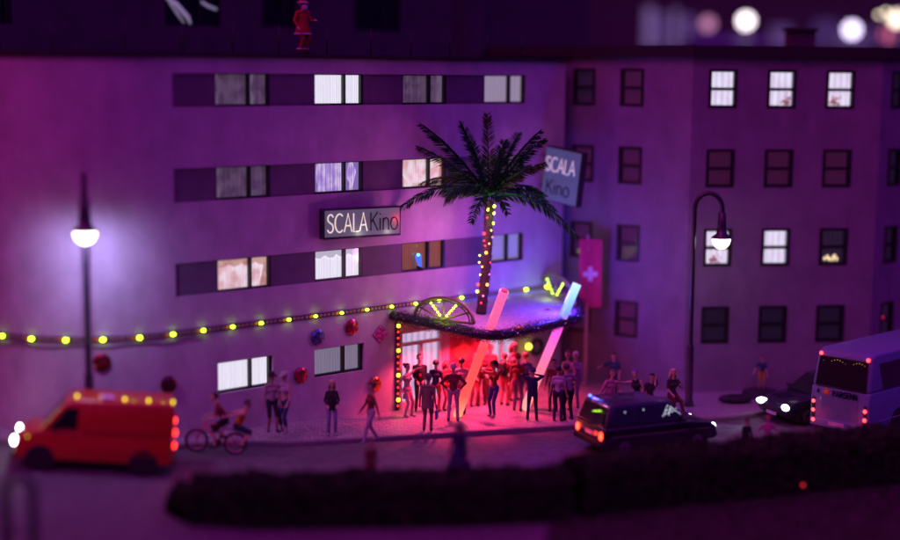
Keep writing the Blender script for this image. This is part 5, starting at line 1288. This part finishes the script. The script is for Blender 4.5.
# rear: y=+hw is photo-left (bus left side)
rx = lambda z: -hbx + (0 if z < 1.2 else (z-1.2)*.04/.3 if z < 1.5 else .04 + (z-1.5)*.16/(BH-.1-1.5))
mb = MB(); zz0, zz1 = 1.5, 2.36; mb.face([(rx(zz0)-.012, hw_*.84, zz0+.04), (rx(zz0)-.012, -hw_*.84, zz0+.04), (rx(zz1)-.012, -hw_*.8, zz1), (rx(zz1)-.012, hw_*.8, zz1)], DGLASS); rw = mb.build('rear_window', bus, recalc=False)
mb = MB(); pts_ = [V((rx(zz0)-.016, hw_*.85, zz0+.02)), V((rx(zz0)-.016, -hw_*.85, zz0+.02)), V((rx(zz1)-.016, -hw_*.81, zz1+.02)), V((rx(zz1)-.016, hw_*.81, zz1+.02))]
mb.tube(pts_ + [pts_[0]], .02, RUB, 6); mb.build('seal', rw)
mb = MB(); rr = random.Random(4)
for k in range(16):
    y = -hw_*.7 + 1.4*hw_*k/15; mb.ball((rx(zz1)-.02, y, zz1-.09 + .05*math.sin(k*.8)), .016, glow('bead_amber', (1, .5, .1), .55), sub=1)
mb.build('light_string', bus)
mb = MB(); mb.box((-hbx-.012, 0, .42), (.06, bw*.98, .24), WP, bev=.03); mb.build('rear_bumper', bus)
mb = MB(); mb.box((-hbx-.006, 0, .95), (.012, bw*.62, .62), mat('coach_panel', (.1, .15, .25), .5), bev=.004); mb.build('engine_flap', bus)
mb = MB(); mb.box((-hbx-.05, .06, .44), (.02, .5, .11), mat('plate', (.5, .48, .5), .5)); mb.build('number_plate', bus)
BLR = glow('coach_red', (1, .03, .04), 8)
for s in (1, -1):
    mb = MB(); mb.box((-hbx-.008, s*hw_*.88, .82), (.02, .11, .62), RUB, bev=.01); cl2 = mb.build('light_cluster', bus)
    for z in (.72, .98) if s < 0 else (.75, 1.02): mb = MB(); mb.ball((-hbx-.03, s*hw_*.88, z), .058, BLR, (.5, 1, 1), 2); mb.build('tail_light', cl2)
    mb = MB(); mb.ball((-hbx-.045, s*hw_*.86, .46), .06, BLR, (.5, 1, 1), 2); mb.build('low_tail_light', bus)
    mb = MB(); mb.ball((rx(2.46)-.03, s*hw_*.8, 2.45), .058, BLR, (.6, 1, 1), 2); mb.build('top_marker_light', bus)
# lettering on the rear (reads from outside)
LT = mat('coach_letters', (.008, .008, .015), .9, spec=0)
mb = MB(); letters(mb, 'PARSENN', 0, 0, .17, 1.0, .15, .018, LT)
lo = mb.build('lettering', bus); lo.rotation_euler = (0, 0, -PI/2); lo.location = (-hbx-.02, hw_*.24, 1.26)
mb = MB(); mb.ball((-hbx-.004, hw_*.46, 1.34), .085, mat('sun_emblem', (.7, .35, .03), .5), (.15, 1, 1), 2)
for k in range(8): a = 2*PI*k/8; mb.box((-hbx-.006, hw_*.46+.12*math.cos(a), 1.34+.12*math.sin(a)), (.01, .035, .035), mat('sun_emblem', (.7, .35, .03), .5))
mb.build('sun_emblem', bus)
mb = MB(); letters(mb, 'A', 0, 0, .11, 1, .1, .016, LT); lo = mb.build('emblem', bus); lo.rotation_euler = (0, 0, -PI/2); lo.location = (-hbx-.012, hw_*.78, 1.3)
lampobj('coach_tail_glow', 'POINT', bo_ - Fb*(hbx+.35) + rv.normalized()*.75 + V((0, 0, .6)), 4, (1, .03, .06), .1); lampobj('coach_tail_glow', 'POINT', bo_ - Fb*(hbx+.35) - rv.normalized()*.75 + V((0, 0, .6)), 4, (1, .03, .06), .1)

# ---- dark car beside the coach (faces left, towards the street)
fh1 = at_y(762, 405.5, 44.1); fh2 = at_y(785, 411, 43.1)
fv = V((fh2.x-fh1.x, fh2.y-fh1.y, 0)); Fc = V((-fv.y, fv.x, 0)).normalized()
if Fc.y > 0: Fc = -Fc
h3 = 2.05; c3 = V(((fh1.x+fh2.x)/2, (fh1.y+fh2.y)/2, STREET)) - Fc*(h3-.05)
dc2 = thing('dark_saloon_car', 'dark blue saloon car with bright headlights facing the street beside the coach', 'car', c3, math.atan2(Fc.y, Fc.x))
CD = mat('car_navy', (.014, .014, .03), .22, coat=.7); hwc = fv.length/2 + .2
def dwid(x, z): return hwc if z <= .82 else hwc - (z-.82)*.3
hull([(-h3, .3), (h3-.06, .26), (h3+.02, .42), (h3-.02, .6), (h3-.35, .74), (h3-1.05, .84), (-h3+.05, .86), (-h3, .6)], lambda x, z: hwc - max(0, (x-h3+.5))*.12, CD, dc2)
hull([(-h3+.5, .837), (h3-1.1, .837), (h3-1.75, 1.33), (h3-2.1, 1.4), (-h3+1.3, 1.38)], dwid, CD, dc2, 'cabin', .05)
for s in (1, -1):
    for x in (h3-.78, -h3+.75): arch(dc2, x, .3, hwc-.03, s); wheel(dc2, x, s*(hwc-.12), .3, .2, s)
    side_panel([(-h3+.95, .9), (h3-1.3, .9), (h3-1.78, 1.29), (-h3+1.35, 1.3)], dwid, DGLASS, dc2, 'side_window', s)
    mb = MB(); mb.ball((h3-.06, s*fv.length/2, .58), .12, glow('saloon_headlight', (.9, .93, 1), 7), (.9, 1.75, .85), 3, Matrix.Rotation(RAD(-20*s), 3, 'Z')); mb.build('headlight', dc2)
    mb = MB(); mb.box((h3-1.3, s*(hwc+.08), .92), (.1, .16, .11), CD, bev=.03); mb.build('mirror', dc2)
mb = MB(); mb.face([(h3-1.12, -hwc*.86, .88), (h3-1.12, hwc*.86, .88), (h3-1.72, hwc*.72, 1.31), (h3-1.72, -hwc*.72, 1.31)], DGLASS); bmesh.ops.translate(mb.bm, verts=mb.bm.verts[:], vec=(.014, 0, .014)); mb.build('windscreen', dc2, recalc=False)
mb = MB(); mb.box((h3+.015, 0, .5), (.03, .62, .13), mat('grille_grey', (.1, .1, .12), .3, .8)); mb.build('grille', dc2)
mb = MB(); mb.box((h3+.03, 0, .33), (.02, .46, .1), mat('plate', (.5, .48, .5), .5)); mb.build('number_plate', dc2)
lampobj('saloon_beam', 'SPOT', c3 + Fc*(h3+.15) + V((0, 0, .55)), 60, (.8, .85, 1), .12, rot=(Fc - V((0, 0, .18))).to_track_quat('-Z', 'Y').to_euler())

# ================================================================== HEDGES, verge, hoop, red flowers
def hedge(name, label, pts, width, hts, n, mats, seed):
    """leafy clipped hedge along a polyline (pts in world xy)"""
    rr = random.Random(seed); mb = MB(); P_ = [V((x, y, 0)) for x, y in pts]
    segs = [(P_[i+1]-P_[i]) for i in range(len(P_)-1)]; Ls = [s.length for s in segs]; T = sum(Ls)
    DKM = mat('hedge_core', (.005, .014, .005), .95, spec=0)
    for i, s in enumerate(segs):
        nrm = V((-s.y, s.x, 0)).normalized()*width*.42; h0, h1 = hts[i]-.08, hts[i+1]-.08
        a, b2 = P_[i], P_[i+1]
        vs = [a-nrm, b2-nrm, b2+nrm, a+nrm]
        lo_ = [mb.bm.verts.new(v + V((0, 0, -.14))) for v in vs]; hi_ = [mb.bm.verts.new(v + V((0, 0, h))) for v, h in zip(vs, (h0, h1, h1, h0))]
        for q in ([lo_[0], lo_[1], hi_[1], hi_[0]], [lo_[2], lo_[3], hi_[3], hi_[2]], hi_, [lo_[1], lo_[2], hi_[2], hi_[1]], [lo_[3], lo_[0], hi_[0], hi_[3]]):
            f = mb.bm.faces.new(q); f.material_index = mb.mi(DKM)
    for k in range(n):
        t = rr.random()*T; i = 0
        while i < len(Ls)-1 and t > Ls[i]: t -= Ls[i]; i += 1
        f = t/Ls[i]; c = P_[i].lerp(P_[i+1], f); h = hts[i] + (hts[i+1]-hts[i])*f + .03*math.sin(c.x*2.3)+.03*math.sin(c.x*5.1)
        nrm = V((-segs[i].y, segs[i].x, 0)).normalized()
        u_ = rr.random()
        if u_ < .5: p = c - nrm*width*.5*(1+rr.gauss(0, .06)) if nrm.y > 0 else c + nrm*width*.5*(1+rr.gauss(0, .06)); p.z = rr.random()*h - .1
        elif u_ < .9: p = c + nrm*width*(rr.random()-.5); p.z = h - .06 + rr.gauss(0, .05)
        else: p = c + nrm*width*.5*(1 if nrm.y > 0 else -1); p.z = rr.random()*h
        d = V((rr.gauss(0, 1), rr.gauss(0, 1), rr.gauss(0, 1))).normalized(); e = d.orthogonal().normalized(); l = rr.uniform(.05, .1)
        mb.face([p-d*l, p-e*l*.5, p+d*l, p+e*l*.5], rr.choice(mats))
    return tag(mb.build(name, recalc=False), label, 'hedge', 'clipped hedges along the street')
HM1 = [mat('hedge_leaf_%d' % k, c, .9, var=.3, scale=4, spec=.02) for k, c in enumerate(((.024, .05, .022), (.034, .06, .028), (.016, .034, .014)))]
hA = [at_z(px, py, 1.0) for px, py in ((180, 474), (194, 471), (330, 470), (470, 468), (566, 464))]
hedge('hedge', 'low dark hedge running in front of the street below the cinema', [(p.x, p.y-.5) for p in hA], 1.1, [.45, .92, .98, 1.0, 1.0], 15000, HM1, 1)
hB = [at_z(px, py, 1.15) for px, py in ((572, 458), (640, 450), (720, 444), (800, 436), (860, 431), (935, 426))]
hedge('hedge', 'taller rough hedge rising in front of the coach and black car', [(p.x, p.y-.3) for p in hB], 1.2, [1.12, 1.15, 1.15, 1.18, 1.2, 1.2], 16000, HM1, 2)
# grass verge in front of the taller hedge
GR = [mat('verge_grass_%d' % k, c, .9, var=.4, scale=3, spec=.02) for k, c in enumerate(((.02, .03, .014), (.03, .034, .02), (.014, .024, .01)))]
mb = MB(); rr = random.Random(6)
vp = [(hB[0].x-.6, hB[0].y-1.2), (hB[2].x, hB[2].y-.6), (hB[-1].x+3, hB[-1].y-.4), (14, 27), (1.5, 27)]
mb.face([(x, y, STREET+.03) for x, y in vp], mat('verge_soil', (.03, .03, .026), .95, var=.4, scale=5, bump=.8))
def inpoly(x, y):
    c = False; j = len(vp)-1
    for i in range(len(vp)):
        if (vp[i][1] > y) != (vp[j][1] > y) and x < (vp[j][0]-vp[i][0])*(y-vp[i][1])/(vp[j][1]-vp[i][1])+vp[i][0]: c = not c
        j = i
    return c
k = 0
while k < 12000:
    x, y = rr.uniform(0, 15), rr.uniform(27, 38)
    if not inpoly(x, y): continue
    k += 1; a = rr.random()*PI; l = rr.uniform(.06, .18); w = V((math.cos(a), math.sin(a), 0))*.014; p = V((x, y, STREET+.03))
    mb.face([p-w, p+w, p+V((rr.gauss(0, .05), rr.gauss(0, .05), l))], rr.choice(GR))
o = mb.build('grass', recalc=False); o['kind'] = 'stuff'; tag(o, 'dark rough grass verge in front of the taller hedge', 'grass')
# small red lamps in the verge grass
for px, py, lab in ((803, 485, 'small glowing red lamp in the verge grass, the bigger of two'), (809, 481, 'small glowing red lamp in the verge grass, the smaller of two')):
    p = at_z(px, py, .15); t = thing('garden_light', lab, 'light', (p.x, p.y, STREET))
    mb = MB(); mb.cyl((0, 0, 0), (0, 0, .24), .015, .012, BLACK, 6); mb.build('stem', t)
    mb = MB(); mb.ball((0, 0, .27), .034 if py == 485 else .024, glow('garden_red', (1, .03, .05), 1.6), sub=2); mb.build('bulb', t)
# bent tube hoop at the near left
ph0 = on_street(6, 556); ph1 = on_street(36, 556); topz = 1.72
mb = MB(); xm = (ph0+ph1)/2; R_ = (ph1.x-ph0.x)/2
mb.tube([V((-R_, 0, 0))] + [V((-R_*math.cos(PI*k/14), 0, topz-R_ + R_*math.sin(PI*k/14))) for k in range(15)] + [V((R_, 0, 0))], .1, POST, 12)
bh_ = thing('bicycle_hoop', 'bent black tube hoop standing nearest the camera beside the road', 'bike stand', xm)
ho = mb.build('hoop', bh_)
mb = MB(); mb.cyl((-R_, 0, .55), (R_, 0, .55), .03, .03, POST, 8); mb.build('crossbar', bh_)
for s in (-1, 1): mb = MB(); mb.cyl((s*R_, 0, 0), (s*R_, 0, .02), .13, .13, POST, 16); mb.build('foot_plate', bh_)

# ================================================================== WORLD, SUN, CAMERA
w = bpy.data.worlds.new('World'); scene.world = w; w.use_nodes = True; nt = w.node_tree; nt.nodes.clear()
out = nt.nodes.new('ShaderNodeOutputWorld'); bg = nt.nodes.new('ShaderNodeBackground'); bg.inputs['Strength'].default_value = 1.0
sky = nt.nodes.new('ShaderNodeTexSky'); sky.sky_type = 'NISHITA'; sky.sun_disc = False; sky.sun_elevation = RAD(50); sky.sun_rotation = RAD(215)
tint = nt.nodes.new('ShaderNodeMix'); tint.data_type = 'RGBA'; tint.blend_type = 'MULTIPLY'; tint.inputs['Factor'].default_value = 1; tint.inputs['B'].default_value = (.0011, .00012, .0011, 1)
nt.links.new(sky.outputs['Color'], tint.inputs['A'])
tc = nt.nodes.new('ShaderNodeTexCoord'); sx = nt.nodes.new('ShaderNodeSeparateXYZ'); nt.links.new(tc.outputs['Generated'], sx.inputs['Vector'])
el = nt.nodes.new('ShaderNodeValToRGB'); el.color_ramp.elements[0].position = .07; el.color_ramp.elements[1].position = .55
el.color_ramp.elements[0].color = (.0035, .0008, .012, 1); el.color_ramp.elements[1].color = (WZ[0], WZ[1], WZ[2], 1) if 'WZ' in globals() else (.5, .018, .62, 1)
nt.links.new(sx.outputs['Z'], el.inputs['Fac'])
mr = nt.nodes.new('ShaderNodeMapRange'); mr.inputs['From Min'].default_value = -.8; mr.inputs['From Max'].default_value = .8; nt.links.new(sx.outputs['X'], mr.inputs['Value'])
lr = nt.nodes.new('ShaderNodeValToRGB'); lr.color_ramp.elements[0].color = (2.0, .4, .5, 1); lr.color_ramp.elements[1].color = (.3, 1.5, 1.15, 1)
nt.links.new(mr.outputs['Result'], lr.inputs['Fac'])
m1 = nt.nodes.new('ShaderNodeMix'); m1.data_type = 'RGBA'; m1.blend_type = 'MULTIPLY'; m1.inputs['Factor'].default_value = 1
nt.links.new(el.outputs['Color'], m1.inputs['A']); nt.links.new(lr.outputs['Color'], m1.inputs['B'])
ad = nt.nodes.new('ShaderNodeMix'); ad.data_type = 'RGBA'; ad.blend_type = 'ADD'; ad.inputs['Factor'].default_value = 1
nt.links.new(m1.outputs['Result'], ad.inputs['A']); nt.links.new(tint.outputs['Result'], ad.inputs['B'])
nt.links.new(ad.outputs['Result'], bg.inputs['Color']); nt.links.new(bg.outputs['Background'], out.inputs['Surface'])
sl_ = bpy.data.lights.new('sun', 'SUN'); sl_.energy = .45; sl_.color = (.85, .1, 1); sl_.angle = RAD(25)
so = bpy.data.objects.new('sun', sl_); COL.objects.link(so); so.rotation_euler = (RAD(40), 0, RAD(-35)); so.location = (0, 0, 40)

cam = bpy.data.cameras.new('camera'); co_ = bpy.data.objects.new('camera', cam); COL.objects.link(co_); scene.camera = co_
co_.matrix_world = Matrix.Translation(CAMO) @ CAMROT.to_4x4()
cam.sensor_width = 36; cam.sensor_fit = 'HORIZONTAL'; cam.lens = FPX*36/900; cam.clip_end = 2000; cam.clip_start = .5
cam.dof.use_dof = True; cam.dof.focus_distance = 43.6; cam.dof.aperture_fstop = cam.lens/1000/1.3; cam.dof.aperture_blades = 8
print('FSTOP', cam.dof.aperture_fstop)
scene.view_settings.view_transform = 'Standard'; scene.view_settings.look = 'None'; scene.view_settings.exposure = 0
scene.render.engine = 'CYCLES'; scene.cycles.use_denoising = True
scene.cycles.sample_clamp_indirect = 4; scene.cycles.max_bounces = 6; scene.cycles.diffuse_bounces = 3; scene.cycles.transparent_max_bounces = 8
scene.cycles.caustics_reflective = False; scene.cycles.caustics_refractive = False
